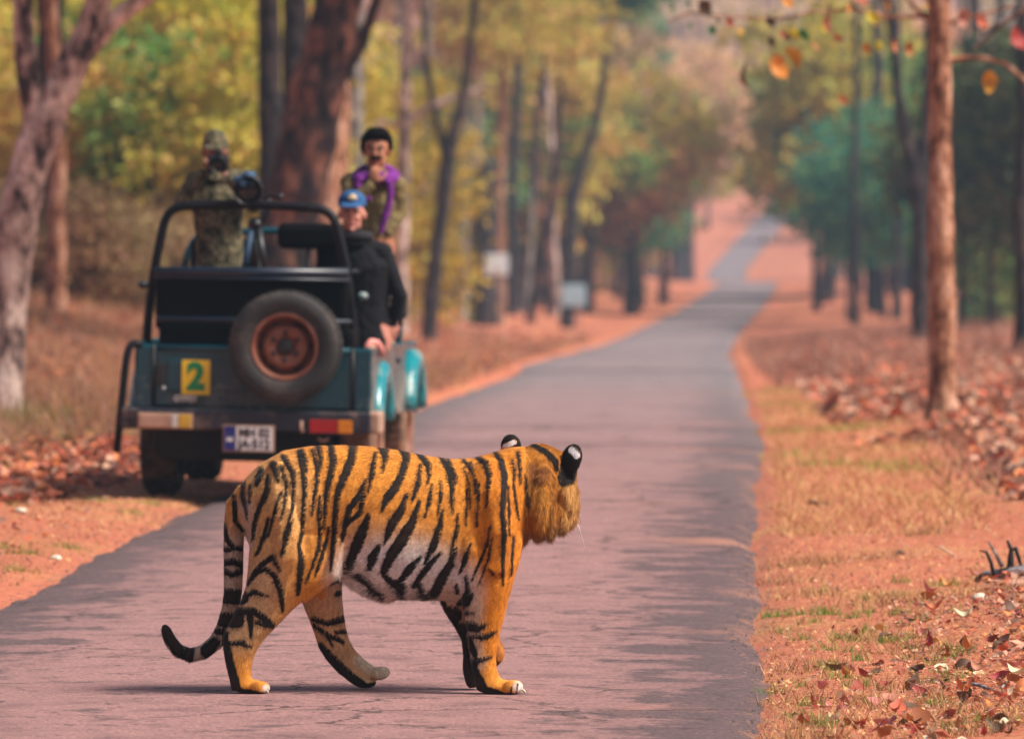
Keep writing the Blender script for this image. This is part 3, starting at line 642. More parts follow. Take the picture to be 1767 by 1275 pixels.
    paw(858, 1185, Y, 883, 1185, 36, 14, .056, (16, 13))
    # far foreleg, lifted, paw folding back
    Y = .11
    limb([((880, 940), (775, 985), .07, .09), ((878, 990), (756, 1028), .07, .10), ((870, 1030), (765, 1053), .062, Y), ((862, 1065), (783, 1080), .050, Y), ((860, 1095), (796, 1104), .044, Y),
          ((870, 1116), (799, 1130), .042, Y), ((868, 1138), (798, 1150), .044, Y), ((846, 1160), (800, 1166), .046, Y), ((832, 1176), (804, 1180), .044, Y), ((826, 1184), (809, 1187), .03, Y)])
    mb.ell(T(857, 1126, Y), (14 * PXM, .05, 20 * PXM))
    # tail
    tp = [(450, 845, 14), (424, 852, 20), (409, 872, 20), (404, 905, 18), (403, 945, 17.5), (403, 985, 17), (402, 1020, 16), (398, 1050, 15.5), (388, 1082, 15), (374, 1106, 14), (352, 1124, 13), (328, 1130, 12.5), (306, 1121, 12), (293, 1103, 11), (286, 1086, 9), (283, 1077, 4)]
    mb.tube([T(a, b, .02 + .05 * min(1, max(0, (b - 900) / 200))) for a, b, w in tp], [w * PXM for a, b, w in tp], 14)
    # head turned away to the right, ruff, chin, muzzle on the far side
    mb.ell(T(944, 826, .08), (52 * PXM, .14, 54 * PXM)); mb.ell(T(930, 800, .03), (42 * PXM, .12, 34 * PXM))
    mb.ell(T(932, 862, -.06), (27 * PXM, .085, 66 * PXM), (0, .10, 0)); mb.ell(T(944, 880, -.075), (17 * PXM, .05, 46 * PXM), (0, -.05, 0)); mb.ell(T(979, 862, .03), (21 * PXM, .09, 46 * PXM), (0, -.06, 0)); mb.ell(T(970, 884, .0), (17 * PXM, .06, 32 * PXM))
    mb.ell(T(945, 890, .08), (34 * PXM, .10, 26 * PXM)); mb.ell(T(955, 866, .24), (30 * PXM, .12, 26 * PXM)); mb.ell(T(952, 878, .24), (24 * PXM, .10, 22 * PXM))
    mb.ell(T(974, 812, .08), (22 * PXM, .10, 34 * PXM))
    # shoulder blade, upper arm, haunch and rib relief
    mb.tube([T(838, 795, -.10), T(850, 850, -.165), T(862, 920, -.185), T(852, 985, -.18)], [.035, .066, .072, .055], 10)
    mb.tube([T(800, 870, -.14), T(812, 950, -.19), T(822, 1010, -.17)], [.03, .05, .04], 10)
    mb.tube([T(475, 800, -.12), T(490, 880, -.185), T(500, 960, -.19), T(478, 1030, -.16)], [.035, .070, .076, .055], 10)
    mb.tube([T(585, 930, -.19), T(575, 985, -.18), T(520, 1030, -.15)], [.03, .04, .03], 10)
    # ears: rounded cups
    def ear(cx, cy, yo, rx, rz, tilt, yaw):
        c = T(cx, cy, yo); R = Euler((0, tilt, yaw)).to_matrix(); 
        mb.ell(c, (rx * PXM, .022, rz * PXM), (0, tilt, yaw), nu=14, nv=10)
    ear(882, 769, .13, 19, 21, -.15, -.3); ear(986, 791, -.02, 19, 27, .35, -.3); ear(978, 812, .0, 15, 20, .35, -.3)
    return mb.remesh('tiger_body', 0.0062, it=5, fac=0.5)

# stripes and painted shade traced from two enlargements (u, v, width), 2.55 enlarged px per photo px
def _z(ox, oy, lists): return [[(ox + u / 2.55, oy + v / 2.55, w / 2.55) for u, v, w in s] for s in lists]
STR = _z(260, 720, [
    [(895, 118, 34), (885, 190, 36), (850, 270, 34), (825, 330, 26), (815, 400, 24), (812, 480, 22), (805, 560, 20), (795, 670, 12)],
    [(795, 118, 24), (805, 200, 32), (790, 270, 26), (775, 340, 22), (768, 420, 16), (765, 490, 6)],
    [(652, 150, 14), (672, 240, 22), (680, 320, 20), (672, 420, 17), (668, 500, 14), (655, 560, 10)],
    [(588, 175, 24), (625, 240, 22), (632, 310, 14), (625, 400, 12), (605, 470, 12), (585, 540, 6)],
    [(575, 215, 12), (600, 290, 14), (595, 360, 12), (575, 450, 6)],
    [(520, 255, 18), (515, 320, 26), (485, 390, 20), (460, 460, 18), (450, 535, 10)],
    [(575, 330, 6), (555, 400, 15), (530, 480, 12), (515, 525, 5)], [(715, 145, 14), (735, 220, 20), (735, 280, 14), (722, 350, 14), (712, 430, 6)],
    [(740, 130, 24), (752, 180, 18), (745, 235, 6)], [(668, 150, 22), (682, 190, 18), (688, 240, 5)], [(543, 205, 28), (555, 250, 24), (562, 285, 6)],
    [(490, 225, 18), (478, 265, 32), (468, 298, 12)], [(410, 285, 14), (405, 340, 18), (420, 400, 16), (425, 445, 8)],
    [(366, 340, 14), (372, 400, 18), (370, 450, 14), (405, 495, 16)], [(440, 300, 12), (435, 370, 10)],
    [(745, 345, 8), (742, 430, 16), (748, 520, 14), (740, 580, 13), (715, 650, 10), (685, 725, 5)], [(790, 480, 6), (770, 560, 14), (745, 640, 13), (725, 700, 6)],
    [(650, 555, 8), (665, 620, 26), (660, 700, 28), (650, 775, 14)], [(520, 440, 8), (500, 520, 16), (475, 590, 12), (460, 608, 5)],
    [(625, 450, 6), (605, 520, 15), (580, 600, 16)], [(430, 725, 6), (465, 672, 18), (510, 632, 20), (540, 612, 18), (570, 675, 6)],
    [(430, 735, 8), (470, 682, 13), (510, 665, 16), (550, 700, 20), (575, 770, 26), (582, 848, 12)], [(415, 792, 6), (455, 765, 22), (515, 787, 6)],
    [(390, 850, 30), (450, 850, 28), (500, 880, 30), (530, 910, 32)], [(435, 860, 26), (440, 910, 20), (440, 962, 8)], [(465, 900, 18), (510, 915, 18)],
    [(345, 992, 16), (400, 990, 22), (438, 1008, 10)], [(325, 930, 14), (332, 1010, 34), (350, 1100, 46), (366, 1180, 54), (380, 1212, 44)], [(370, 1205, 36), (510, 1222, 18)],  # last two strokes: shade down the leg's back and under the paw
    [(948, 270, 6), (925, 340, 28), (875, 400, 22), (858, 470, 24), (843, 545, 8)], [(938, 350, 16), (922, 420, 22), (885, 452, 12), (862, 480, 10)], [(962, 422, 8), (930, 490, 30), (900, 570, 36), (880, 640, 40), (880, 680, 20)],
    [(990, 160, 14), (975, 250, 24), (958, 330, 5)], [(1025, 128, 46), (1035, 180, 24), (1022, 245, 4)], [(1072, 305, 20), (1040, 350, 28), (1018, 410, 6)],
    [(1005, 565, 14), (975, 620, 40), (960, 668, 10)], [(935, 700, 12), (975, 745, 28), (1025, 790, 12)],
    # tail rings
    [(322, 470, 18), (338, 540, 20), (365, 572, 22), (410, 578, 20)], [(315, 575, 24), (345, 582, 18)], [(318, 640, 30), (360, 632, 24), (405, 648, 28)], [(330, 678, 26), (360, 690, 22), (400, 675, 24)],
    [(322, 782, 66), (400, 790, 62)], [(318, 888, 60), (380, 890, 66)], [(295, 940, 26), (335, 948, 20)], [(285, 985, 40), (250, 1025, 60), (245, 1050, 20)], [(170, 1020, 44), (160, 1065, 48)], [(48, 905, 40), (80, 960, 56), (120, 1020, 52), (130, 1050, 20)],
]) + _z(620, 720, [
    [(200, 138, 44), (210, 180, 30), (190, 250, 30), (160, 310, 34), (120, 370, 22), (98, 415, 5)], [(270, 205, 6), (262, 290, 22), (233, 375, 5)],
    [(265, 158, 22), (305, 210, 26), (310, 260, 12), (300, 295, 4)], [(320, 295, 6), (310, 370, 18), (290, 440, 6)], [(360, 280, 5), (360, 350, 16), (347, 425, 5)],
    [(362, 175, 16), (400, 240, 26), (410, 310, 22), (410, 425, 6)], [(392, 180, 12), (425, 260, 14), (430, 295, 4)],
    [(462, 190, 12), (500, 240, 12), (525, 300, 12), (525, 390, 9), (518, 480, 4)], [(460, 225, 5), (485, 290, 8), (488, 400, 4)], [(475, 320, 7), (472, 400, 8), (470, 475, 3)],
    [(490, 200, 9), (510, 260, 8), (512, 335, 4)], [(510, 165, 16), (555, 200, 26), (572, 250, 22), (568, 330, 13), (560, 395, 4)],
    [(590, 135, 16), (625, 190, 24), (640, 260, 26), (635, 340, 22), (632, 430, 22), (640, 520, 19), (632, 620, 15), (635, 735, 5)],
    [(675, 185, 9), (685, 230, 11), (680, 300, 8), (690, 370, 8), (703, 450, 4)], [(700, 155, 14), (708, 220, 13), (710, 295, 4)], [(735, 255, 8), (745, 330, 10), (747, 400, 4)],
    [(212, 335, 8), (185, 410, 36), (145, 470, 40), (113, 555, 8)], [(265, 370, 10), (240, 450, 34), (195, 530, 50), (140, 610, 44), (110, 680, 30), (130, 715, 24), (190, 750, 46), (205, 795, 24)],
    [(45, 425, 12), (20, 500, 38), (-5, 585, 20)], [(370, 405, 7), (355, 480, 24), (330, 560, 32), (288, 645, 8)], [(437, 425, 5), (430, 500, 16), (403, 605, 7)],
    [(268, 615, 12), (220, 670, 34), (185, 715, 22)], [(358, 597, 12), (300, 660, 24), (243, 740, 18)], [(428, 575, 8), (400, 650, 34), (360, 720, 40), (335, 770, 44)],
    [(492, 555, 6), (470, 620, 22), (443, 685, 7)], [(578, 475, 4), (565, 560, 9), (520, 660, 10), (498, 715, 4)], [(585, 530, 4), (570, 620, 7), (528, 735, 4)],
    [(92, 565, 9), (60, 620, 40), (52, 668, 10)], [(0, 698, 22), (60, 750, 30), (115, 788, 8)], [(262, 725, 18), (280, 770, 24), (312, 800, 18)],
    [(430, 735, 8), (432, 770, 14)], [(470, 700, 12), (480, 760, 16), (445, 830, 34)], [(495, 780, 18), (470, 815, 30)], [(415, 915, 26), (470, 915, 42), (520, 925, 34), (562, 905, 8)], [(490, 965, 10), (560, 962, 26), (605, 938, 8)], [(470, 860, 14), (505, 858, 6)],
    [(475, 955, 12), (500, 1020, 30), (512, 1055, 10)], [(490, 1085, 40), (520, 1070, 22), (580, 1052, 8)], [(495, 1080, 36), (510, 1140, 56), (545, 1200, 44), (640, 1222, 18), (690, 1218, 10)],  # last stroke: shade on the foreleg's back and under its paw
    [(680, 525, 6), (675, 600, 9), (671, 695, 4)], [(573, 668, 8), (603, 705, 4)], [(770, 122, 12), (820, 150, 22), (862, 190, 24), (872, 225, 10)],
    [(655, 300, 5), (660, 420, 7), (662, 520, 4)], [(698, 1172, 1.5), (692, 1212, 2.5)], [(670, 1185, 1), (666, 1214, 2)],  # last two strokes draw the shade between the toes
])
STRF_SHADE = _z(260, 720, [   # far legs, stripes and painted shade
    [(715, 885, 20), (780, 905, 22), (850, 885, 28)], [(720, 915, 14), (780, 955, 14), (845, 985, 18)], [(815, 945, 12), (865, 938, 16)], [(775, 955, 12), (800, 1000, 8)],
    [(690, 745, 30), (780, 700, 70), (845, 690, 60)], [(820, 775, 20), (840, 770, 20)], [(745, 1000, 26), (815, 1095, 60), (880, 1165, 74), (950, 1188, 36), (1030, 1165, 12)]]) + _z(620, 720, [  # first stroke: groin shade; last stroke: shade along the leg's back
    [(330, 790, 60), (380, 850, 70), (420, 870, 60)], [(400, 920, 60), (450, 930, 50)], [(440, 980, 70), (455, 1100, 80), (480, 1180, 80)], [(590, 1085, 24), (612, 1080, 16)]])

def seg_min(X, Z, lists, exag=1.0):
    out = np.full(len(X), 1e3, np.float32)
    for s in lists:
        for (x0, y0, w0), (x1, y1, w1) in zip(s[:-1], s[1:]):
            dx, dy = x1 - x0, y1 - y0; L = dx * dx + dy * dy + 1e-6
            t = np.clip(((X - x0) * dx + (Z - y0) * dy) / L, 0, 1)
            d = np.hypot(X - x0 - t * dx, Z - y0 - t * dy) - (w0 + (w1 - w0) * t) / 2
            np.minimum(out, d, out=out)
    return out
def to_px(co):
    """tiger-local coordinates -> photo pixels and depth offset"""
    w = co + np.array(TROOT, np.float32)
    y = w[:, 1]; c, s = math.cos(PITCH), math.sin(PITCH)
    fz = y * c - (w[:, 2] - CAMH) * s; up = y * s + (w[:, 2] - CAMH) * c
    return W0 / 2 + F * w[:, 0] / fz, H0 / 2 - F * up / fz, y - TD
def soft(X, Z, pts, r0, r1):
    d = seg_min(X, Z, [[(a, b, 0) for a, b in pts]]); return 1 - sst(r0, r1, d)
def coat(co):
    X, Z, Yo = to_px(co); n = len(X)
    far = (Yo > .065) & (Z > 985) | (Yo > .03) & (Z > 1045)
    sd = np.where(far, seg_min(X, Z, STRF_SHADE), seg_min(X, Z, STR)); tl = (X < 425) & (Z > 860) & (Yo > -.06)
    sd = np.where(far & tl, seg_min(X, Z, STR), sd)
    # on the far flank shift the pattern so both sides differ
    base = np.tile(np.array([[.66, .26, .033]], np.float32), (n, 1))
    def mix(k, c):
        nonlocal base
        k = np.clip(k, 0, 1)[:, None]; base = base * (1 - k) + np.array([c], np.float32) * k
    mix(soft(X, Z, [(860, 830), (870, 1000), (850, 1100)], 20, 90), (.66, .225, .016))            # deep orange shoulder
    mix(soft(X, Z, [(470, 860), (440, 960), (430, 1060)], 30, 110) * .8, (.60, .35, .14))       # paler rump
    white = (.78, .77, .76)
    belly = soft(X, Z, [(626, 995), (660, 985), (720, 990), (772, 1015)], 24, 82)
    mix(soft(X, Z, [(610, 930), (700, 930), (770, 960)], 6, 55) * .45, (.68, .46, .26)); mix(belly * .92, white)
    mix((1 - sst(0, 14, np.abs(Z - 1028))) * ((X > 640) & (X < 760)) * .3, (.5, .46, .42)); mix(soft(X, Z, [(425, 940), (432, 900), (425, 870)], 4, 22) * .7, (.55, .46, .36))
    mix(((X < 432) & (Z > 880) & (Yo > -.05)).astype(float) * sst(880, 960, Z) * .85, (.48, .40, .33))   # tail pales downward
    mix(soft(X, Z, [(450, 1000), (425, 1060), (410, 1085)], 14, 60) * .7, (.60, .40, .22))
    mix(soft(X, Z, [(815, 1050), (812, 1100), (818, 1140)], 6, 30) * .8, (.58, .46, .34))
    mix(soft(X, Z, [(770, 1030), (800, 1040)], 8, 40) * .8, (.52, .36, .24))
    mix(far * soft(X, Z, [(560, 1030), (585, 1080), (620, 1140), (650, 1155)], 30, 60) * .6, (.64, .46, .28))
    mix(far * soft(X, Z, [(800, 1030), (830, 1100)], 30, 70) * .6, (.30, .12, .05))
    mix(soft(X, Z, [(895, 1185), (902, 1190)], 4, 15) * .8, white); mix(soft(X, Z, [(460, 1188), (464, 1192)], 3, 11) * .7, white); mix(far * soft(X, Z, [(625, 1138), (650, 1152), (672, 1163)], 6, 20) * .85, (.74, .62, .46))
    # head: bright ruff, brownish tufts, pale chin fringe
    hd = (X > 905) & (Z < 960)
    mix(hd * 1.0, (.60, .235, .025)); mix(hd * soft(X, Z, [(922, 806), (928, 822), (940, 812)], 3, 20) * .85, (.14, .04, .012)); mix(hd * soft(X, Z, [(928, 850), (936, 890)], 6, 26) * .55, (.70, .34, .07)); mix(hd * np.clip(np.sin(X * .42 + 1.2 * np.sin(Z * .05)) * .5 + .1, 0, 1) * sst(840, 900, Z) * .7, (.20, .06, .015)); mix(hd * soft(X, Z, [(955, 830), (953, 900)], 1, 9) * .6, (.22, .07, .015))  # last mix paints shade into the groove between the cheek lobes
    mix(hd * soft(X, Z, [(985, 845), (990, 890)], 6, 26) * .6, (.70, .42, .16)); mix(hd * soft(X, Z, [(918, 920), (940, 926), (970, 908)], 4, 24) * .8, (.34, .20, .09))  # first mix puts the rim light on the face's right edge
    mix(hd * (Yo > .2), (.66, .58, .48))
    # brown centres inside the wide stripes are left to the shader; ears black with a white patch
    e1 = (np.hypot((X - 882) / 22, (Z - 766) / 22) < 1.0) & (Yo > .085) & (Z < 772); e2 = seg_min(X, Z, [[(992, 782, 40), (976, 822, 28)]]) < 0
    e2 &= (Yo < .07) & (X > 958)
    black = e1 | e2
    sd = np.where(black, -3.5, sd)
    wt = (seg_min(X, Z, [[(872, 770, 9), (886, 763, 9)], [(987, 775, 11), (996, 784, 11)]]) < 0) & black
    sd = np.where(wt, 30, sd); base[wt] = (.85, .85, .88)
    return base, np.clip(np.where(wt, sd, sd - 1.2), -20, 40)

def fur_mat(name, hair=False):
    m, n, l, b = nmat(name)
    ca = N(n, 'ShaderNodeAttribute', attribute_name='coat'); sa = N(n, 'ShaderNodeAttribute', attribute_name='stripe_shade')
    tc = N(n, 'ShaderNodeTexCoord'); mp = N(n, 'ShaderNodeMapping'); mp.inputs['Scale'].default_value = (1, 1, .45); l.new(tc.outputs['Object'], mp.inputs[0])
    nz = N(n, 'ShaderNodeTexNoise', i_Scale=70.0, i_Detail=6.0, i_Roughness=.7); l.new(mp.outputs[0], nz.inputs['Vector'])
    lo = N(n, 'ShaderNodeTexNoise', i_Scale=14.0, i_Detail=4.0); l.new(tc.outputs['Object'], lo.inputs['Vector'])
    ns = N(n, 'ShaderNodeMapRange'); ns.inputs[3].default_value = -3.2; ns.inputs[4].default_value = 3.2; l.new(nz.outputs['Fac'], ns.inputs[0])
    ad = N(n, 'ShaderNodeMath', operation='ADD'); l.new(sa.outputs['Fac'], ad.inputs[0]); l.new(ns.outputs[0], ad.inputs[1])
    mk = N(n, 'ShaderNodeMapRange'); mk.inputs[1].default_value = -1.2; mk.inputs[2].default_value = 1.3; l.new(ad.outputs[0], mk.inputs[0])
    # fur tone: streaky light/dark
    r = ramp(n, [(0.25, (.62, .58, .55)), (0.55, (1, 1, 1)), (.8, (1.18, 1.18, 1.18))]); l.new(nz.outputs['Fac'], r.inputs[0])
    r2 = ramp(n, [(0.3, (.80, .74, .70)), (0.7, (1.1, 1.1, 1.1))]); l.new(lo.outputs['Fac'], r2.inputs[0])
    c = mixc(n, l, 1.0, ca.outputs['Color'], r.outputs[0], 'MULTIPLY'); c = mixc(n, l, 1.0, c, r2.outputs[0], 'MULTIPLY')
    if hair:
        g = N(n, 'ShaderNodeNewGeometry'); r3 = ramp(n, [(0, (.55, .52, .5)), (1, (1.3, 1.3, 1.3))]); l.new(g.outputs['Random Per Island'], r3.inputs[0])
        c = mixc(n, l, 1.0, c, r3.outputs[0], 'MULTIPLY')
    dk = ramp(n, [(0.3, (.006, .004, .003)), (0.62, (.012, .007, .005)), (.8, (.05, .022, .01))]); l.new(nz.outputs['Fac'], dk.inputs[0])
    dp = N(n, 'ShaderNodeMapRange'); dp.inputs[1].default_value = -4.5; dp.inputs[2].default_value = -7.5; dp.inputs[4].default_value = .3; l.new(ad.outputs[0], dp.inputs[0])
    dkc = mixc(n, l, dp.outputs[0], dk.outputs[0], (.07, .032, .014))
    c = mixc(n, l, mk.outputs[0], dkc, c)
    l.new(c, b.inputs['Base Color']); b.inputs['Roughness'].default_value = .75; b.inputs['Specular IOR Level'].default_value = .18
    b.inputs['Sheen Weight'].default_value = .12; b.inputs['Sheen Roughness'].default_value = .4
    if not hair:
        bp = N(n, 'ShaderNodeBump', i_Strength=.35, i_Distance=.006); l.new(nz.outputs['Fac'], bp.inputs['Height']); l.new(bp.outputs[0], b.inputs['Normal'])
    return m
tb = tiger_body(); tco = coords(tb); cb, sb = coat(tco); set_attr(tb, 'coat', cb); set_attr(tb, 'stripe_shade', sb)
FUR = fur_mat('tiger_coat'); tbo = link('body', tb, FUR, tiger)

def tiger_fur(me, n, seed=3):
    r = np.random.default_rng(seed)
    me.calc_loop_triangles(); tri = np.empty(len(me.loop_triangles) * 3, np.int32); me.loop_triangles.foreach_get('vertices', tri); tri = tri.reshape(-1, 3)
    co = coords(me); a, b, c = co[tri[:, 0]], co[tri[:, 1]], co[tri[:, 2]]
    nr = np.cross(b - a, c - a); ar = np.linalg.norm(nr, axis=1); nr /= ar[:, None] + 1e-12
    cx, cz, cy = to_px((a + b + c) / 3); wt_ = ar * np.where((cx > 908) & (cz < 960) & (cy < .2), 4.0, 1.0); k = r.choice(len(tri), n, p=wt_ / wt_.sum()); u, v = r.random(n), r.random(n); sw = u + v > 1; u[sw] = 1 - u[sw]; v[sw] = 1 - v[sw]
    p = a[k] + (b[k] - a[k]) * u[:, None] + (c[k] - a[k]) * v[:, None]; nm = nr[k]
    X, Z, Yo = to_px(p)
    flow = np.tile([[-.9, 0, -.55]], (n, 1)); leg = sst(1000, 1060, Z)[:, None]; flow = flow * (1 - leg) + np.array([[-.05, 0, -1]]) * leg
    tail = ((X < 428) & (Z > 870))[:, None]; flow = np.where(tail, [[-.1, 0, -1]], flow)
    hd = (X > 908) & (Z < 960) & (Yo < .2); ruff = hd & (Z > 815); flow = np.where(hd[:, None], [[-.25, -.1, -1]], flow)
    flow = np.where((ruff & (X > 955))[:, None], [[-.18, -.15, -1]], flow); flow = np.where((ruff & (X < 955) & (Z > 880))[:, None], [[.22, -.1, -1]], flow)
    flow = flow + r.normal(0, .22, (n, 3)); flow -= nm * (flow * nm).sum(1)[:, None]; flow /= np.linalg.norm(flow, axis=1)[:, None] + 1e-9
    L = .016 * (.5 + .9 * r.random(n)); lift = .16 + .18 * r.random(n)
    bel = soft(X, Z, [(600, 990), (660, 1030), (740, 1034)], 4, 30); L = L * (1 + 1.3 * bel)
    L = np.where(ruff, np.where(X > 957, .020, .030) * (.5 + r.random(n)), L); lift = np.where(ruff, .12 + .30 * r.random(n) + .15 * np.sin(X * .55 + Z * .12), lift)
    fr = hd & (Z > 885); L = np.where(fr, .044 * (.4 + r.random(n)), L)
    ears = ((Z < 800) & ((X > 962) | (X < 905) & (X > 860) & (Z < 772))); L = np.where(ears, .010, L); lift = np.where(ears, .3, lift)
    paw = (Z > 1160); L = np.where(paw, .006, L)
    d = flow + nm * lift[:, None]; d /= np.linalg.norm(d, axis=1)[:, None]
    side = np.cross(d, nm); side /= np.linalg.norm(side, axis=1)[:, None] + 1e-9
    w = np.where(ruff, .0013, .0011)[:, None]
    p0 = p - nm * .001
    vs = np.stack([p0 - side * w, p0 + side * w, p0 + d * L[:, None]], 1).reshape(-1, 3)
    cb, sb = coat(p)
    return mesh_np('fur', vs, np.arange(3 * n).reshape(n, 3), {'coat': np.repeat(cb, 3, 0), 'stripe_shade': np.repeat(sb, 3)})
fu = link('fur', tiger_fur(tb, 230000), fur_mat('tiger_fur_strands', True), tiger, smooth=False); fu['kind'] = 'stuff'
# eyes, nose, claws, whiskers
EYE = simple('amber_eye', (.45, .28, .03), .1, var=.1); NOSE = simple('pink_nose', (.35, .14, .11), .5); CLAW = simple('ivory_claw', (.55, .48, .36), .35); WHI = simple('white_whisker', (.8, .8, .78), .5, var=.05)
for ex, yo in ((972, .24), (940, .27)): MB().ell(T(ex, 838, yo), (.014, .012, .014)).build('eye', EYE, tiger)
MB().ell(T(955, 856, .355), (.026, .016, .018)).build('nose', NOSE, tiger)
for cx, cy, yo in ((906, 1192, -.12), (463, 1193, -.13)):
    for k in range(4): MB().tube([T(cx - 5, cy - 3, yo + (k - 1.5) * .03), T(cx - 1, cy, yo + (k - 1.5) * .03), T(cx + 1, cy + 5, yo + (k - 1.5) * .03)], [.005, .0045, .001], 6).build('claw', CLAW, tiger)
rw = random.Random(2)
for k in range(7):
    s = T(972 + rw.uniform(-4, 4), 872 + rw.uniform(-8, 14), .16); e = s + Vector((rw.uniform(.04, .11), rw.uniform(-.05, .06), rw.uniform(-.16, -.06)))
    MB().tube([s, s.lerp(e, .5) + Vector((.015, 0, .01)), e], [.0011, .0009, .0004], 4).build('whisker', WHI, tiger)
# ---------------------------------------------------------------- safari vehicle
JD = 50.0; JYAW = math.radians(-4.0); JROLL = math.radians(1.1)
JX = P(433, 858, JD).x
jeep = empty('safari_vehicle', (JX, JD, 0.012), (0, JROLL, JYAW))
tag(jeep, 'open topped teal safari jeep with spare wheel on its tailgate', 'jeep')
JM = Matrix.Translation((JX, JD, 0.012)) @ Euler((0, JROLL, JYAW)).to_matrix().to_4x4(); JI = JM.inverted()
def J(px, py, v):
    """vehicle-local point where the pixel's ray crosses the plane 'v metres ahead of the tailgate'"""
    o = JI @ Vector((0, 0, CAMH)); d = (JI.to_3x3() @ ray(px, py)); k = (v - o.y) / d.y; return o + d * k
def JW(px, py, v): return JM @ J(px, py, v)

def paint_mat():
    m, n, l, b = nmat('teal_paint')
    tc = N(n, 'ShaderNodeTexCoord'); nz = N(n, 'ShaderNodeTexNoise', i_Scale=3.0, i_Detail=9.0, i_Roughness=.7); l.new(tc.outputs['Object'], nz.inputs['Vector'])
    g = N(n, 'ShaderNodeNewGeometry'); sx = N(n, 'ShaderNodeSeparateXYZ'); l.new(tc.outputs['Object'], sx.inputs[0])
    # road dust, thicker low down and on the flanks
    hz = N(n, 'ShaderNodeMapRange'); hz.inputs[1].default_value = .95; hz.inputs[2].default_value = .45; hz.inputs[3].default_value = -.10; hz.inputs[4].default_value = .16; l.new(sx.outputs['Z'], hz.inputs[0])
    ax = N(n, 'ShaderNodeMath', operation='ABSOLUTE'); l.new(sx.outputs['X'], ax.inputs[0])
    fl = N(n, 'ShaderNodeMapRange'); fl.inputs[1].default_value = .752; fl.inputs[2].default_value = .765; fl.inputs[4].default_value = .17; l.new(ax.outputs[0], fl.inputs[0])
    a1 = N(n, 'ShaderNodeMath', operation='ADD'); l.new(nz.outputs['Fac'], a1.inputs[0]); l.new(hz.outputs[0], a1.inputs[1])
    a2 = N(n, 'ShaderNodeMath', operation='ADD'); l.new(a1.outputs[0], a2.inputs[0]); l.new(fl.outputs[0], a2.inputs[1])
    r = ramp(n, [(.56, (0, 0, 0)), (.82, (.75, .75, .75))]); l.new(a2.outputs[0], r.inputs[0])
    c = mixc(n, l, r.outputs[0], (.0015, .044, .062), (.24, .19, .15)); l.new(c, b.inputs['Base Color'])
    mr = N(n, 'ShaderNodeMapRange'); mr.inputs[3].default_value = .22; mr.inputs[4].default_value = .8; l.new(r.outputs[0], mr.inputs[0]); l.new(mr.outputs[0], b.inputs['Roughness'])
    return m
PAINT = paint_mat()
FEND = simple('sky_lit_glossy_flare', (.0, .17, .20), .2, var=.15, dust=(.36, .31, .26), dustamt=.3)  # lighter teal puts the sky's reflection into the flare colour
BLACKM = simple('black_tube_paint', (.002, .002, .004), .5, var=.3, dust=(.03, .028, .028), dustamt=.1, spec=.2)
VINYL = simple('black_vinyl', (.0015, .0015, .002), .7, var=.3, bump=.2, bscale=90, spec=.08)
NAVY = simple('navy_vinyl_piping', (.006, .012, .026), .35, var=.3)
BUMP = simple('dark_bumper', (.008, .009, .018), .5, var=.3, dust=(.20, .12, .09), dustamt=.25)
UNDER = simple('shade_black_underbody', (.006, .005, .005), .9, var=.4)  # near-black colour deepens the shade under the vehicle
TYRE = simple('dusty_tyre_rubber', (.016, .014, .014), .85, var=.3, dust=(.17, .095, .06), dustamt=.42, scale=7)
TYREB = simple('brown_dusty_tyre', (.05, .03, .02), .9, var=.3, dust=(.30, .15, .085), dustamt=.8, scale=7)
TYRES = simple('spare_tyre_rubber', (.016, .014, .014), .8, var=.35, dust=(.11, .08, .065), dustamt=.42, scale=5)
RIM = simple('rusty_brown_rim', (.17, .05, .025), .6, var=.45, bump=.3, scale=10, dust=(.28, .15, .10), dustamt=.3)
HUB = simple('dark_hub', (.01, .008, .008), .5, var=.3)
DUSTM = simple('dusty_trim', (.34, .20, .14), .9, var=.3)
REDL = simple('red_lens', (.30, .01, .012), .2, var=.2, dust=(.25, .12, .09), dustamt=.25); AMBL = simple('amber_lens', (.55, .17, .01), .2, var=.2, dust=(.3, .16, .1), dustamt=.2); YELL = simple('yellow_lens', (.50, .30, .03), .3, var=.2, dust=(.3, .2, .1), dustamt=.3)
WHITEP = simple('white_plate', (.72, .66, .64), .45, var=.08, dust=(.5, .4, .36), dustamt=.15); BLUEP = simple('blue_plate_strip', (.01, .02, .16), .4, var=.15); INK = simple('black_ink', (.012, .012, .014), .5, var=.1)
YEL = simple('yellow_sticker', (.72, .47, .02), .4, var=.08); GRN = simple('green_numeral', (.0, .20, .055), .4, var=.1); CHROME = simple('pale_badge', (.6, .6, .58), .35, .4, var=.1)
GLASS, gn, gl, gb = nmat('windscreen_glass'); gb.inputs['Transmission Weight'].default_value = 1; gb.inputs['Roughness'].default_value = .02; gb.inputs['IOR'].default_value = 1.02; gb.inputs['Base Color'].default_value = (.86, .92, .9, 1)
PINKM = simple('faded_red_grip', (.62, .22, .19), .5, var=.2)

def text(s, size, mat, parent, loc, name='lettering', bold=.0, sx=1.0, rot=(math.pi / 2, 0, 0)):
    cu = bpy.data.curves.new('t', 'FONT'); cu.body = s; cu.size = size; cu.extrude = .0012; cu.offset = bold; cu.align_x = 'CENTER'; cu.align_y = 'CENTER'
    o = bpy.data.objects.new('t', cu); COL.objects.link(o); dg = bpy.context.evaluated_depsgraph_get(); dg.update()
    me = bpy.data.meshes.new_from_object(o.evaluated_get(dg)); bpy.data.objects.remove(o); bpy.data.curves.remove(cu); me.materials.clear()
    q = link(name, me, mat, parent, smooth=False); q.location = loc; q.rotation_euler = rot; q.scale = (sx, 1, 1); return q

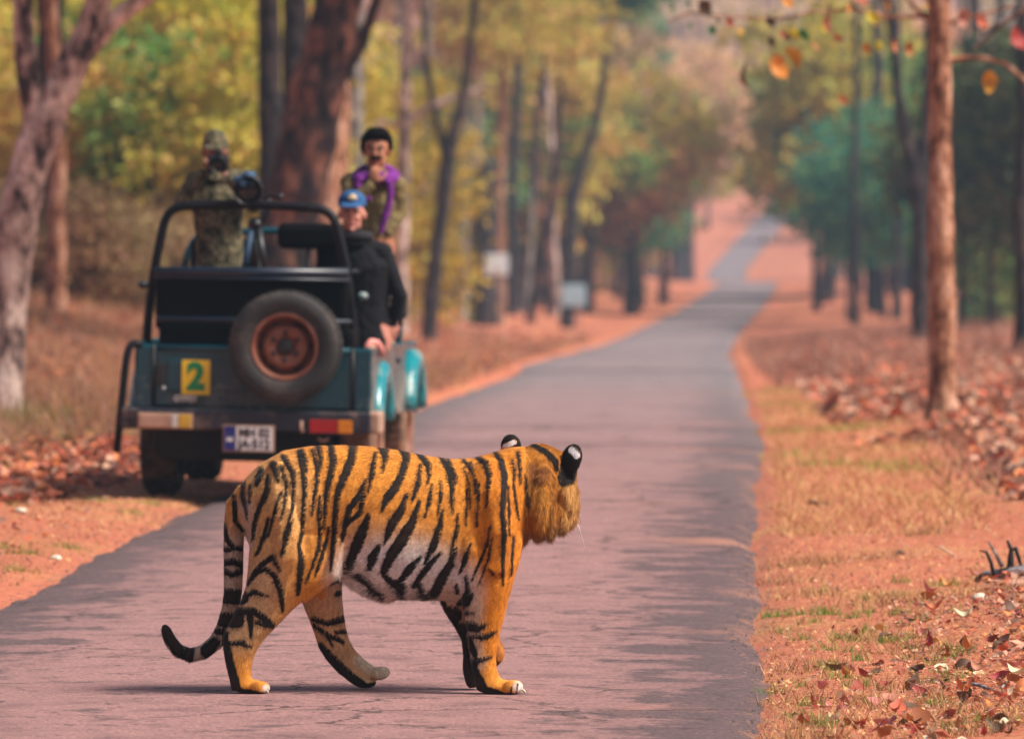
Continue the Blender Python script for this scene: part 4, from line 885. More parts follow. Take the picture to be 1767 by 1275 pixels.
# body panels
MB().box((0, 1.32, .53), (1.44, 2.5, .05)).build('floor_pan', UNDER, jeep, False)
for s in (-1, 1):
    # flank with wheel arch
    cv, cw, R = .66, .36, .43; u0 = s * .735; poly = [(0.03, .985), (0.03, .52)]
    for k in range(13):
        a = math.pi - math.acos(min(1, max(-1, 0))) * 0 - math.pi * k / 12; poly.append((cv + R * math.cos(a), max(.52, cw + R * math.sin(a))))
    poly += [(1.78, .52), (1.78, .985)]
    mb = MB(); mb.prism([(u0, v, w) for v, w in poly], (s * .035, 0, 0)); mb.build('side_panel', PAINT, jeep, False, .008)
    mb = MB(); mb.tube([(s * .745, 0.03, .985), (s * .745, 1.78, .985)], .018, 8); mb.build('top_rail', DUSTM if s > 0 else PAINT, jeep)
    MB().box((s * .705, .03, .775), (.13, .06, .42)).build('corner_panel', PAINT, jeep, False, .02)
    mb = MB(); mb.prism([(u0, v, w) for v, w in [(1.80, .97), (1.80, .56), (2.0, .5), (2.55, .5), (2.55, .97)]], (s * .035, 0, 0)); d = mb.build('door', PAINT, jeep, False, .01)
    MB().box((s * .775, 1.9, .86), (.02, .1, .03)).build('handle', BLACKM, d, False, .006)
    # arch flares: rear and front
    for c0, rr, wd, nm in ((.66, .45, .06, 'rear_flare'), (3.03, .47, .075, 'front_fender')):
        rings = []
        for k in range(15):
            a = math.radians(18 + 144 * k / 14); cvv, sww = math.cos(a), math.sin(a)
            p = Vector((s * .77, c0 + rr * cvv, .37 + rr * sww)); o = Vector((0, cvv, sww)); ring = []
            for j in range(12):
                t = 2 * math.pi * j / 12; ring.append(p + Vector((s * wd * math.cos(t), 0, 0)) + o * .075 * math.sin(t))
            rings.append(ring)
        MB().loft(rings).build(nm, FEND, jeep)
    # front wing, under the flare
    cvf = 3.03; poly = [(2.57, .95), (2.57, .52)] + [(cvf + .44 * math.cos(math.pi - math.pi * k / 12), max(.52, .37 + .44 * math.sin(math.pi - math.pi * k / 12))) for k in range(13)] + [(3.72, .52), (3.76, .85), (3.7, .95)]
    MB().prism([(s * .55, v, w) for v, w in poly], (s * .20, 0, 0)).build('front_wing', PAINT, jeep, False, .02)
mb = MB(); mb.loft([[(u, v, w) for u, w in ((-.56, .6), (-.56, .97 + k), (-.45, 1.02 + k), (.45, 1.02 + k), (.56, .97 + k), (.56, .6))] for v, k in ((2.55, .03), (3.2, .0), (3.78, -.06))]); mb.build('bonnet', PAINT, jeep, False, .02)
MB().box((0, 3.83, .52), (1.5, .10, .14)).build('front_bumper', BUMP, jeep, False, .02)
MB().box((0, 2.56, .78), (1.46, .08, .42)).build('cowl', PAINT, jeep, False, .02)
MB().box((.72, 2.50, 1.0), (.06, .12, .16)).build('cowl_hinge', PAINT, jeep, False, .02)
tg = MB().box((0.0, .025, .785), (1.27, .05, .40)).build('tailgate', PAINT, jeep, False, .015)
MB().box((-.30, -.004, .79), (.50, .014, .20)).build('pressed_panel', PAINT, tg, False, .012)
MB().tube([(-.62, .01, .965), (.62, .01, .965)], .022, 8).build('upper_lip', PAINT, tg)
MB().box((-.60, -.006, .80), (.05, .02, .13)).build('latch', HUB, tg, False, .006)
MB().ell((-.575, -.012, .705), (.012, .008, .012)).build('lock', CHROME, tg)
for s in (-1, 1): MB().tube([(s * .643, -.001, .60), (s * .643, -.001, .985)], .008, 6).build('gate_gap', HUB, tg)
st = J(338, 651, -.018); pl = MB().box(st, (.182, .004, .222)).build('number_sticker', YEL, tg, False)
text('2', .235, GRN, pl, st + Vector((0, -.0035, -.002)), 'numeral', .012, .95)
bd = J(319, 688, -.012); text('GYPSY', .052, CHROME, tg, bd + Vector((.004, -.008, 0)), 'badge', .002)
# bumper, lamps, plate
bm = MB(); bm.box((0, -.10, .512), (1.56, .10, .135)); rb = bm.build('rear_bumper', BUMP, jeep, False, .018)
for s in (-1, 1): MB().box((s * .79, .02, .512), (.09, .32, .14)).build('bumper_return', BUMP if s < 0 else DUSTM, rb, False, .02)
def lamp(px0, px1, py0, py1, cols):
    a, b = J(px0, py0, -.155), J(px1, py1, -.155); w = b.x - a.x; x = a.x; hh = a.z - b.z; zc = (a.z + b.z) / 2
    L = MB().box(((a.x + b.x) / 2, -.148, zc), (w + .02, .016, hh + .02)).build('tail_lamp', HUB if cols[0][0] is REDL else DUSTM, jeep, False, .004)
    for m, f in cols:
        MB().box((x + w * f / 2, -.160, zc), (w * f - .004, .018, hh)).build('lens', m, L, False, .005); x += w * f
lamp(240, 330, 714, 738, [(DUSTM, .62), (CHROME, .13), (YELL, .25)]); lamp(534, 608, 724, 748, [(REDL, .66), (AMBL, .34)])
MB().tube([J(520, 726, -.15), J(519, 738, -.15), J(523, 746, -.15)], .012, 6).build('lamp_bracket', DUSTM, jeep)
a, b = J(388, 735, -.172), J(470, 778, -.172); c = (a + b) / 2; plw, plh = b.x - a.x, a.z - b.z
plt = MB().box(c + Vector((0, .006, 0)), (plw + .024, .008, plh + .022)).build('number_plate', DUSTM, jeep, False, .003)
MB().box(c + Vector((.036, 0, 0)), (plw - .075, .006, plh)).build('plate_face', WHITEP, plt, False)
MB().box((a.x + .033, c.y - .001, c.z), (.07, .006, plh)).build('state_strip', BLUEP, plt, False)
mk = [(a.x + .012, c.y - .006, c.z - .02), (a.x + .054, c.y - .006, c.z - .02), (a.x + .05, c.y - .006, c.z + .012), (a.x + .033, c.y - .006, c.z - .002), (a.x + .016, c.y - .006, c.z + .012)]
MB().prism(mk, (0, .002, 0)).build('emblem', WHITEP, plt, False)
text('MH 02', .078, INK, plt, c + Vector((.036, -.0045, .035)), 'lettering', .003, .92); text('JA·512', .078, INK, plt, c + Vector((.036, -.0045, -.038)), 'lettering', .003, .98)
MB().box((c.x, -.13, c.z), (.10, .07, .13)).build('plate_bracket', UNDER, jeep, False)
# underbody
MB().box((-.02, 1.9, .41), (1.0, 3.3, .16)).build('chassis', UNDER, jeep, False, .02)
MB().box((-.1, .30, .37), (1.10, .40, .26)).build('fuel_tank', UNDER, jeep, False, .04)
for v in (.66, 3.03):
    ax = MB(); ax.tube([(-.66, v, .35), (.66, v, .35)], .05, 10); ax.ell((.06, v, .34), (.15, .14, .13)); ax.build('axle', UNDER, jeep)
for s in (-1, 1): MB().tube([(s * .47, .1, .40), (s * .47, .66, .28), (s * .47, 1.2, .40)], .03, 6).build('leaf_spring', UNDER, jeep)
MB().tube([(.30, 1.5, .34), (.34, .4, .33), (.36, -.06, .33)], .026, 8).build('exhaust', UNDER, jeep)
hk = J(558, 755, -.1); MB().tube([hk + Vector((.03 * math.cos(t), 0, .02 * math.sin(t))) for t in [math.pi + k * math.pi / 6 for k in range(7)]], .008, 6).build('tow_hook', DUSTM, jeep)
# wheels
def wheel(name, M, tyre, r=.345, w=.2, spare=False):
    root = None
    def bl(prof, nm, mat, par, n=40): return MB().lathe(prof, M, n).build(nm, mat, par)
    h = w / 2; ir = r * .60
    ty = bl([(ir, -h * .75), (ir + .01, -h * .9), (r * .82, -h), (r * .94, -h * .93), (r, -h * .70), (r, h * .70), (r * .94, h * .93), (r * .82, h), (ir + .01, h * .9), (ir, h * .75), (ir, -h * .75)], name, tyre, jeep)
    # tread blocks
    tr = MB()
    for k in range(44):
        a = 2 * math.pi * k / 44
        for q in (-1, 1):
            c = M @ Vector(((r + .003) * math.cos(a + q * .03), (r + .003) * math.sin(a + q * .03), q * h * .38)); R_ = M.to_3x3() @ Euler((0, 0, a)).to_matrix()
            hx, hy, hz = .008, .017, h * .30; vs = [c + R_ @ Vector((x, y, z)) for x in (-hx, hx) for y in (-hy, hy) for z in (-hz, hz)]
            tr.add(vs, [(0, 1, 3, 2), (4, 6, 7, 5), (0, 4, 5, 1), (2, 3, 7, 6), (0, 2, 6, 4), (1, 5, 7, 3)])
    o = tr.build('tread', tyre, ty, False)
    rim = bl([(ir + .006, h * .86), (ir - .004, h * .92), (ir - .014, h * .86), (ir - .022, h * .45), (ir - .034, -h * .35), (r * .43, -h * .55), (r * .415, h * .1), (r * .395, h * .30), (r * .33, h * .36), (r * .16, h * .30), (r * .15, h * .05), (.0, h * .05)], 'rim', RIM, ty)
    bl([(r * .155, h * .31), (r * .14, h * .42), (.0, h * .42)], 'hub', HUB, ty, 20)
    for k in range(6):
        a = 2 * math.pi * (k + .5) / 6; c = M @ Vector((r * .245 * math.cos(a), r * .245 * math.sin(a), h * .34)); MB().ell(c, (.016, .016, .016), nu=8, nv=6).build('bolt_hole' if spare else 'bolt', HUB, ty)
    for k in range(6):
        a = 2 * math.pi * k / 6; cc = M @ Vector((r * .46 * math.cos(a), r * .46 * math.sin(a), -h * .5)); 
        MB().ell(cc, (.034, .012, .034) if spare else (.012, .034, .034), nu=10, nv=6).build('vent_shade', HUB, ty)  # dark vents also stand in for shade in the rim's hollow
    return ty
for v in (.66, 3.03):
    for s in (-1, 1): wheel('wheel', Matrix.Translation((s * .645, v, .345)) @ Euler((0, s * math.pi / 2, 0)).to_matrix().to_4x4(), TYRE if s < 0 else TYREB, w=.25)
sc_ = J(493, 598, -.12); wheel('spare_wheel', Matrix.Translation(sc_) @ Euler((math.pi / 2, 0, 0)).to_matrix().to_4x4(), TYRES, r=.352, w=.20, spare=True)
MB().tube([sc_ + Vector((0, .03, 0)), (sc_.x, .03, sc_.z)], .07, 10).build('wheel_carrier', UNDER, jeep)
# roll hoop and rails
def arc(pts, k=5):
    """round the corners of a polyline"""
    pts = [Vector(p) for p in pts]; out = [pts[0]]
    for i in range(1, len(pts) - 1):
        a, b, c = pts[i - 1], pts[i], pts[i + 1]; p = b.lerp(a, min(.45, .12 / (b - a).length)); q = b.lerp(c, min(.45, .12 / (c - b).length))
        for j in range(k + 1): t = j / k; out.append(p * (1 - t) ** 2 + b * 2 * t * (1 - t) + q * t * t)
    return out + [pts[-1]]
V = .34
MB().tube(arc([J(246, 700, V), J(256, 540, V), J(268, 455, V), J(289, 357, V), J(430, 352, V), J(574, 361, V), J(598, 460, V), J(609, 560, V), J(614, 720, V)]), .030, 12).build('roll_hoop', BLACKM, jeep)
MB().tube([J(262, 470, V), J(320, 466, 1.2)], .02, 8).build('side_rail', BLACKM, jeep); MB().tube([J(607, 470, V), J(640, 468, 1.2)], .02, 8).build('side_rail', BLACKM, jeep)
# rear bench: padded back with rolled top and piping
V = .20; a, b = J(266, 468, V), J(604, 472, V); tl, tr_ = a.z, b.z
bk = MB(); bk.box(((a.x + b.x) / 2, V + .05, 1.275), (b.x - a.x - .02, .09, .40)); bo = bk.build('bench_backrest', VINYL, jeep, False, .03)
MB().tube([a + Vector((0, 0, -.005)), b + Vector((-.01, 0, -.0))], .034, 12).build('rolled_top', NAVY, bo)
p0, p1 = J(268, 478, V - .03), J(604, 484, V - .03); MB().tube([p0, p1], .009, 8).build('piping', NAVY, bo)
p0, p1 = J(270, 550, V - .10), J(606, 556, V - .10); MB().tube([p0, p1], .026, 10, flat=.7).build('bench_front_roll', NAVY, bo)
MB().box((0, .36, 1.03), (1.26, .50, .15)).build('bench_cushion', VINYL, jeep, False, .03)
MB().box((0, .32, .80), (1.20, .40, .34)).build('bench_box', UNDER, jeep, False)
def pad(px0, px1, py0, py1, v, nm='seat_backrest'):
    a, b = J(px0, py0, v), J(px1, py1, v); return MB().box(((a.x + b.x) / 2, v + .05, (a.z + b.z) / 2), (b.x - a.x, .10, a.z - b.z)).build(nm, VINYL, jeep, False, .045)
pad(478, 600, 384, 432, 1.42); pad(328, 452, 410, 470, 1.75); pad(545, 640, 420, 520, 1.5)
MB().box((-.33, 1.25, .98), (.54, .5, .14)).build('seat_cushion', VINYL, jeep, False, .04); MB().box((.33, 1.20, 1.08), (.54, .48, .14)).build('seat_cushion', VINYL, jeep, False, .04)
for x, y in ((.2, 1.45), (.55, 1.45), (-.15, 1.72), (-.55, 1.72)): MB().tube([(x, y, .56), (x, y, 1.62)], .014, 6).build('seat_post', BLACKM, jeep)
MB().box((-.33, 1.25, .74), (.5, .4, .36)).build('seat_box', UNDER, jeep, False); MB().box((.33, 1.2, .78), (.5, .4, .46)).build('seat_box', UNDER, jeep, False)
# windscreen
V = 2.52; wpts = [J(312, 472, V), J(336, 404, V), J(480, 398, V), J(648, 408, V), J(668, 478, V)]
ws = MB().tube(arc(wpts, 4), .026, 8).build('windscreen_frame', PAINT, jeep)
g = [J(316, 470, V), J(339, 408, V), J(645, 411, V), J(664, 476, V)]; MB().prism(g, (0, .005, 0)).build('pane', GLASS, ws, False)
# left bent tube, small knobs, mirror, grip
MB().tube(arc([J(246, 594, .02), J(226, 592, .0), J(218, 615, -.03), J(208, 715, -.04), J(201, 781, -.04)], 5), .026, 10).build('bent_step_tube', BLACKM, jeep)
for px, py in ((247, 491), (626, 511)): MB().ell(J(px, py, .33), (.035, .035, .026)).build('grab_knob', NAVY if px < 300 else FEND, jeep)
mi = J(693, 530, 2.45); mr_ = MB().box(mi, (.075, .07, .16)).build('wing_mirror', NAVY, jeep, False, .02); MB().tube([mi, (.74, 2.5, 1.02)], .012, 6).build('mirror_arm', BLACKM, mr_)
gp = [J(632, 612, .30), J(633, 598, .30), J(640, 590, .32), J(650, 592, .36), J(657, 602, .40), J(660, 614, .42)]; MB().tube(gp, [.016, .020, .024, .026, .024, .018], 10).build('grab_handle', PINKM, jeep)
# ---------------------------------------------------------------- people
def body_mat(name, pattern=None):
    m, n, l, b = nmat(name)
    a = N(n, 'ShaderNodeAttribute', attribute_name='col'); c = N(n, 'ShaderNodeAttribute', attribute_name='cloth')
    tc = N(n, 'ShaderNodeTexCoord'); nz = N(n, 'ShaderNodeTexNoise', i_Scale=9.0, i_Detail=3.0, i_Roughness=.5); l.new(tc.outputs['Object'], nz.inputs['Vector'])
    fz = N(n, 'ShaderNodeTexNoise', i_Scale=26.0, i_Detail=5.0); l.new(tc.outputs['Object'], fz.inputs['Vector'])
    fold = ramp(n, [(.35, (.6, .6, .6)), (.65, (1.15, 1.15, 1.15))]); l.new(fz.outputs['Fac'], fold.inputs[0])
    if pattern:
        r = ramp(n, pattern, 'CONSTANT'); mp = N(n, 'ShaderNodeMapping'); mp.inputs['Scale'].default_value = (2.2, 2.2, 1.6); l.new(tc.outputs['Object'], mp.inputs[0]); l.new(mp.outputs[0], nz.inputs['Vector']); l.new(nz.outputs['Fac'], r.inputs[0])
        base = mixc(n, l, c.outputs['Fac'], a.outputs['Color'], r.outputs[0])
    else: base = a.outputs['Color']
    f = mixc(n, l, 1.0, base, fold.outputs[0], 'MULTIPLY'); out = mixc(n, l, c.outputs['Fac'], base, f)
    l.new(out, b.inputs['Base Color']); b.inputs['Specular IOR Level'].default_value = .3
    mr = N(n, 'ShaderNodeMapRange'); mr.inputs[3].default_value = .5; mr.inputs[4].default_value = .92; l.new(c.outputs['Fac'], mr.inputs[0]); l.new(mr.outputs[0], b.inputs['Roughness'])
    w = N(n, 'ShaderNodeMath', operation='MULTIPLY'); l.new(fz.outputs['Fac'], w.inputs[0]); l.new(c.outputs['Fac'], w.inputs[1])
    bp = N(n, 'ShaderNodeBump', i_Strength=.6, i_Distance=.03); l.new(w.outputs[0], bp.inputs['Height']); l.new(bp.outputs[0], b.inputs['Normal'])
    return m
def hand(mb, wrist, d, nrm, curl=.5, s=1.0, tg='skin', thumb=1):
    """palm and five bent fingers; d points along the fingers, nrm out of the back of the hand, thumb = side of the thumb"""
    d = Vector(d).normalized(); nrm = Vector(nrm); nrm = (nrm - d * nrm.dot(d)).normalized(); sd = d.cross(nrm) * thumb
    pc = wrist + d * .05 * s
    R = Matrix((sd, nrm, d)).transposed().to_euler(); mb.ell(pc, (.042 * s, .017 * s, .054 * s), R, tagname=tg, nu=12, nv=8)
    for k, L in enumerate((.072, .082, .078, .060)):
        b = pc + d * .040 * s + sd * (.030 - .020 * k) * s; p = [b]; a = 0
        for j, f in enumerate((.45, .32, .23)):
            a += curl * (.9 + .3 * j); q = d * math.cos(a) - nrm * math.sin(a); p.append(p[-1] + q * L * f * s)
        mb.tube(p, [.0095 * s, .009 * s, .0085 * s, .007 * s], 8, tg)
    t0 = pc + sd * .034 * s - d * .02 * s; p = [t0, t0 + (sd * .6 + d * .5 - nrm * .35 * curl) * .035 * s, t0 + (sd * .75 + d * 1.2 - nrm * .9 * curl) * .042 * s, t0 + (sd * .6 + d * 1.9 - nrm * 1.4 * curl) * .042 * s]
    mb.tube(p, [.012 * s, .011 * s, .0105 * s, .008 * s], 8, tg)
def person(label, feet, joints, colours, head, face, pattern=None, hands=(), hs=1.0):
    """joints: pelvis, chest, neck, sl, sr, el, er, wl, wr, kl, kr, al, ar (world points)"""
    root = empty('person', feet); mb = MB(); q = {k: Vector(v) - feet for k, v in joints.items()}
    h = Vector(head) - feet; f = Vector(face).normalized(); up = Vector((0, 0, 1)); sd = f.cross(up).normalized()
    mb.tube([q['pelvis'] + Vector((0, 0, -.08)), q['pelvis'], q['pelvis'].lerp(q['chest'], .5), q['chest'], q['chest'].lerp(q['neck'], .55)], [.14, .165, .155, .185, .13], 16, 'top', flat=.66, up=(0, 1, 0))
    mb.tube([q['sl'], q['sl'].lerp(q['sr'], .5) + Vector((0, 0, .015)), q['sr']], [.068, .085, .068], 12, 'top')
    mb.tube([q['neck'], h + Vector((0, 0, -.05))], [.060, .056], 12, 'skin')
    mb.tube([q['neck'] + Vector((0, 0, -.06)), q['neck'] + Vector((0, 0, .015))], [.10, .068], 12, 'top')
    for s in 'lr':
        mb.tube([q['s' + s], q['s' + s].lerp(q['e' + s], .5), q['e' + s]], [.066, .060, .050], 12, 'top'); mb.tube([q['e' + s], q['e' + s].lerp(q['w' + s], .4), q['w' + s]], [.050, .048, .036], 12, 'top')
        mb.ell(q['e' + s], (.05, .05, .05), tagname='top'); mb.ell(q['s' + s], (.07, .07, .07), tagname='top')
        side = Vector((-.09 if s == 'l' else .09, 0, -.03)); hp = q['pelvis'] + side
        mb.tube([hp, hp.lerp(q['k' + s], .5), q['k' + s]], [.095, .08, .062], 12, 'leg'); mb.tube([q['k' + s], q['k' + s].lerp(q['a' + s], .35), q['a' + s]], [.062, .058, .042], 12, 'leg')
        ft = q['a' + s]; mb.ell(ft + f * .07 + Vector((0, 0, -.03)), (.045, .12 if abs(f.y) > .6 else .05, .035), tagname='shoe')
    # head
    mb.ell(h + Vector((0, 0, .03)), (.076 * hs, .094 * hs, .088 * hs), (0, 0, math.atan2(f.y, f.x) - math.pi / 2), tagname='skin'); mb.ell(h + f * .022 + Vector((0, 0, -.045)), (.058 * hs, .066 * hs, .066 * hs), (0, 0, math.atan2(f.y, f.x) - math.pi / 2), tagname='skin')
    mb.tube([h + f * .088 * hs + Vector((0, 0, .022)), h + f * .104 * hs + Vector((0, 0, -.022))], [.009, .016], 8, 'skin'); mb.ell(h + f * .086 * hs + Vector((0, 0, -.088 * hs)), (.022, .016, .016), tagname='skin')
    for s in (-1, 1): mb.ell(h + sd * s * .079 * hs + Vector((0, 0, -.004)), (.013, .022, .030), tagname='skin'); mb.ell(h + f * .070 * hs + sd * s * .035 + Vector((0, 0, -.022)), (.022, .018, .018), tagname='skin')
    mb.tube([h + f * .086 * hs + sd * -.04 + Vector((0, 0, .036)), h + f * .095 * hs + Vector((0, 0, .034)), h + f * .086 * hs + sd * .04 + Vector((0, 0, .036))], .010, 6, 'skin')
    for (w, d, n_, c, th) in hands: hand(mb, q[w], d, n_, c, 1.0, 'skin', th)
    me = mb.remesh('person_body', .0072, it=3); co = coords(me)
    # colour every vertex after the nearest shape it was grown from
    kd = kdtree.KDTree(len(mb.pts)); 
    for i, (p, r, t) in enumerate(mb.pts): kd.insert(p, i)
    kd.balance(); col = np.zeros((len(co), 3), np.float32); cl = np.zeros(len(co), np.float32)
    for i, v in enumerate(co):
        best = min(kd.find_n(v, 6), key=lambda x: x[2] - mb.pts[x[1]][1]); t = mb.pts[best[1]][2]; col[i] = colours[t]; cl[i] = 0 if t == 'skin' else 1
    set_attr(me, 'col', col); set_attr(me, 'cloth', cl)
    link('body', me, body_mat('clothes_and_skin', pattern), root)
    # face
    E = simple('eye_white', (.5, .46, .42), .2, var=.05); I = simple('dark_iris', (.012, .008, .006), .1, var=.05); LIP = simple('lips', (.30, .10, .08), .5, var=.1)
    for s in (-1, 1):
        e = h + f * .081 * hs + sd * s * .031 + Vector((0, 0, .014)); o = MB().ell(e, (.013, .012, .008), nu=10, nv=6).build('eye', E, root); MB().ell(e + f * .009, (.006, .006, .006), nu=8, nv=6).build('iris', I, o)
    MB().tube([h + f * .086 * hs + sd * -.024 + Vector((0, 0, -.058)), h + f * .094 * hs + Vector((0, 0, -.056)), h + f * .086 * hs + sd * .024 + Vector((0, 0, -.058))], .006, 6).build('mouth', LIP, root)
    return root, h, f, sd
HAIRB = simple('black_hair', (.004, .003, .004), .8, var=.4, bump=.5, bscale=120, spec=.12)
CAMO = [(0, (.016, .014, .010)), (.40, (.045, .055, .028)), (.47, (.13, .10, .055)), (.53, (.012, .012, .010)), (.57, (.21, .17, .10)), (.63, (.05, .055, .03))]
# --- photographer in camouflage, standing, camera at his eye
V = 1.22; feet = JM @ Vector((J(378, 440, V).x, V, .565))
jt = dict(pelvis=JW(380, 462, V), chest=JW(376, 346, V), neck=JW(374, 296, V), sl=JW(336, 314, V), sr=JW(418, 312, V), el=JW(314, 350, V - .12), er=JW(436, 354, V - .10), wl=JW(352, 296, V - .17), wr=JW(397, 310, V - .22),
          kl=JW(365, 590, V), kr=JW(398, 590, V), al=JW(364, 692, V), ar=JW(400, 692, V))
p1, h1, f1, s1 = person('', feet, jt, dict(skin=(.20, .085, .055), top=(.05, .05, .03), leg=(.03, .03, .02), shoe=(.02, .015, .012)), JW(371, 264, V), (0.03, -1, -.05), CAMO,
                        hands=[('wl', (.55, -.1, .8), (-.6, .4, .5), .75, 1), ('wr', (-.55, -.1, .55), (.2, .2, -1), .7, -1)])
tag(p1, 'person in camouflage jacket and cap standing with camera raised to face', 'person')
CAMOM = body_mat('camouflage_cap', CAMO); cp = MB(); cp.ell(h1 + Vector((0, .008, .055)), (.088, .104, .078), nu=18, nv=12); cp.ell(h1 + Vector((0, .01, .10)), (.075, .085, .055))
me = cp.remesh('cap', .008, 2); set_attr(me, 'cloth', np.ones(len(me.vertices))); set_attr(me, 'col', np.full((len(me.vertices), 3), .05)); link('cap', me, CAMOM, p1)
br = MB(); br.ell(h1 + f1 * .12 + Vector((0, 0, .045)), (.075, .065, .010), (.25, 0, 0)); me = br.remesh('cap_brim', .006, 1); set_attr(me, 'cloth', np.ones(len(me.vertices))); set_attr(me, 'col', np.full((len(me.vertices), 3), .05)); link('cap_brim', me, CAMOM, p1)
# --- man with purple scarf, hand at his mouth
V = 2.05; feet = JM @ Vector((J(645, 440, V).x, V, .565))
jt = dict(pelvis=JW(640, 448, V), chest=JW(642, 350, V), neck=JW(648, 302, V), sl=JW(604, 316, V), sr=JW(684, 320, V), el=JW(606, 352, V - .15), er=JW(690, 368, V + .02), wl=JW(642, 318, V - .16), wr=JW(664, 404, V - .10),
          kl=JW(628, 570, V), kr=JW(655, 570, V), al=JW(627, 675, V), ar=JW(658, 675, V))
p2, h2, f2, s2 = person('', feet, jt, dict(skin=(.33, .135, .075), top=(.16, .12, .05), leg=(.05, .042, .026), shoe=(.02, .014, .01)), JW(650, 262, V), (-.06, -1, -.06), None,
                        hands=[('wl', (.25, -.08, 1), (-.1, -.8, .2), .9, 1), ('wr', (-.5, -.2, -.8), (.5, -.5, 0), .5, -1)], hs=1.12)
tag(p2, 'person in olive jacket and purple scarf standing with hand at mouth', 'person')
hr = MB(); hr.ell(h2 + Vector((0, .012, .092)), (.093, .108, .072), nu=18, nv=12); hr.ell(h2 + Vector((0, .040, .035)), (.091, .088, .092)); hr.ell(h2 + Vector((.008, -.075, .122)), (.078, .046, .038)); hr.ell(h2 + Vector((-.088, .01, .05)), (.020, .055, .062)); hr.ell(h2 + Vector((.088, .01, .05)), (.020, .055, .062)); hm_ = hr.remesh('hair', .007, 3); hc = coords(hm_); hc += np.random.default_rng(5).normal(0, .0035, hc.shape).astype(np.float32); hm_.vertices.foreach_set('co', hc.ravel()); link('hair', hm_, HAIRB, p2)
MB().tube([h2 + f2 * .104 + s2 * k + Vector((0, 0, z)) for k, z in ((-.040, -.046), (-.02, -.036), (0, -.032), (.02, -.036), (.040, -.046))], [.007, .014, .015, .014, .007], 8).build('moustache', HAIRB, p2)
for s in (-1, 1): MB().tube([h2 + f2 * .104 + s2 * (s * .016) + Vector((0, 0, .036)), h2 + f2 * .104 + s2 * (s * .034) + Vector((0, 0, .042)), h2 + f2 * .096 + s2 * (s * .052) + Vector((0, 0, .034))], [.006, .009, .005], 6).build('eyebrow', HAIRB, p2)
SCARF = simple('purple_knitted_scarf', (.13, .008, .18), .9, var=.6, scale=28, bump=.6, bscale=70)
nk = jt['neck'] - feet; sf = MB(); c0 = nk + Vector((0, -.005, -.005)); loop = [c0 + Vector((.125 * math.cos(t), .11 * math.sin(t), .03 * math.sin(t) - .015 * math.cos(2 * t))) for t in [2 * math.pi * k / 20 for k in range(20)]]
sf.tube(loop, .046, 12, closed=True); 
for pts in ([(622, 305), (616, 320), (626, 338), (640, 345)], [(672, 312), (674, 332), (671, 352), (664, 376), (656, 404)]):
    sf.tube([JW(a, b, V - .15) - feet for a, b in pts], [.027] * (len(pts) - 1) + [.020], 10)
link('scarf', sf.remesh('scarf', .009, 2), SCARF, p2)
# --- man in black jacket and blue cap, seated and leaning out over the side
V = .78; feet = JM @ Vector((J(640, 600, V).x - .1, V, .565))
jt = dict(pelvis=JW(628, 582, V), chest=JW(632, 462, V), neck=JW(612, 408, V), sl=JW(598, 434, V + .05), sr=JW(660, 436, V), el=JW(606, 530, V + .15), er=JW(690, 510, V), wl=JW(612, 585, V + .2), wr=JW(681, 553, V + .05),
          kl=JW(600, 600, V + .42), kr=JW(640, 602, V + .42), al=JW(602, 690, V + .45), ar=JW(640, 690, V + .45))
p3, h3, f3, s3 = person('', feet, jt, dict(skin=(.46, .20, .15), top=(.004, .004, .007), leg=(.006, .006, .009), shoe=(.012, .01, .01)), JW(607, 371, V), (.02, -1, .0), None,
                        hands=[('wr', (-.15, .0, -1), (.7, -.6, .1), .35, -1), ('wl', (.1, .4, -.8), (0, 1, .2), .5, 1)], hs=1.06)
for s in (-1, 1): MB().tube([h3 + f3 * .098 + s3 * (s * .014) + Vector((0, 0, .030)), h3 + f3 * .098 + s3 * (s * .034) + Vector((0, 0, .034)), h3 + f3 * .088 + s3 * (s * .052) + Vector((0, 0, .028))], [.006, .008, .005], 6).build('eyebrow', simple('brow_brim_shade', (.06, .04, .035), .9), p3)  # dark brows also stand in for the cap brim's shadow on the eyes
tag(p3, 'person in black jacket and blue cap leaning out over the side', 'person')
BLUC = simple('blue_cap_cloth', (.008, .07, .20), .8, var=.25, scale=15); CREAM = simple('cream_cap_emblem', (.62, .50, .28), .8, var=.35, scale=60)
cp = MB(); cp.ell(h3 + Vector((0, .012, .085)), (.096, .112, .076), nu=20, nv=12); cp.ell(h3 + Vector((0, -.03, .105)), (.080, .066, .058)); link('cap', cp.remesh('cap', .008, 3), BLUC, p3)
br = MB(); br.ell(h3 + f3 * .125 + Vector((0, 0, .066)), (.084, .052, .010), (.32, 0, 0)); bo = link('cap_brim', br.remesh('cap_brim', .006, 1), BLUC, p3)
em = MB(); em.ell(h3 + f3 * .106 + Vector((.004, 0, .112)), (.030, .014, .016)); em.ell(h3 + f3 * .104 + Vector((.006, 0, .126)), (.016, .012, .012)); em.build('emblem', CREAM, p3)
cl = MB(); cl.tube([jt['neck'] - feet + Vector((.092 * math.cos(t), .08 * math.sin(t), .0)) for t in [2 * math.pi * k / 14 for k in range(14)]], .034, 8, closed=True); cl.build('collar', simple('black_fleece', (.004, .004, .007), .9), p3)

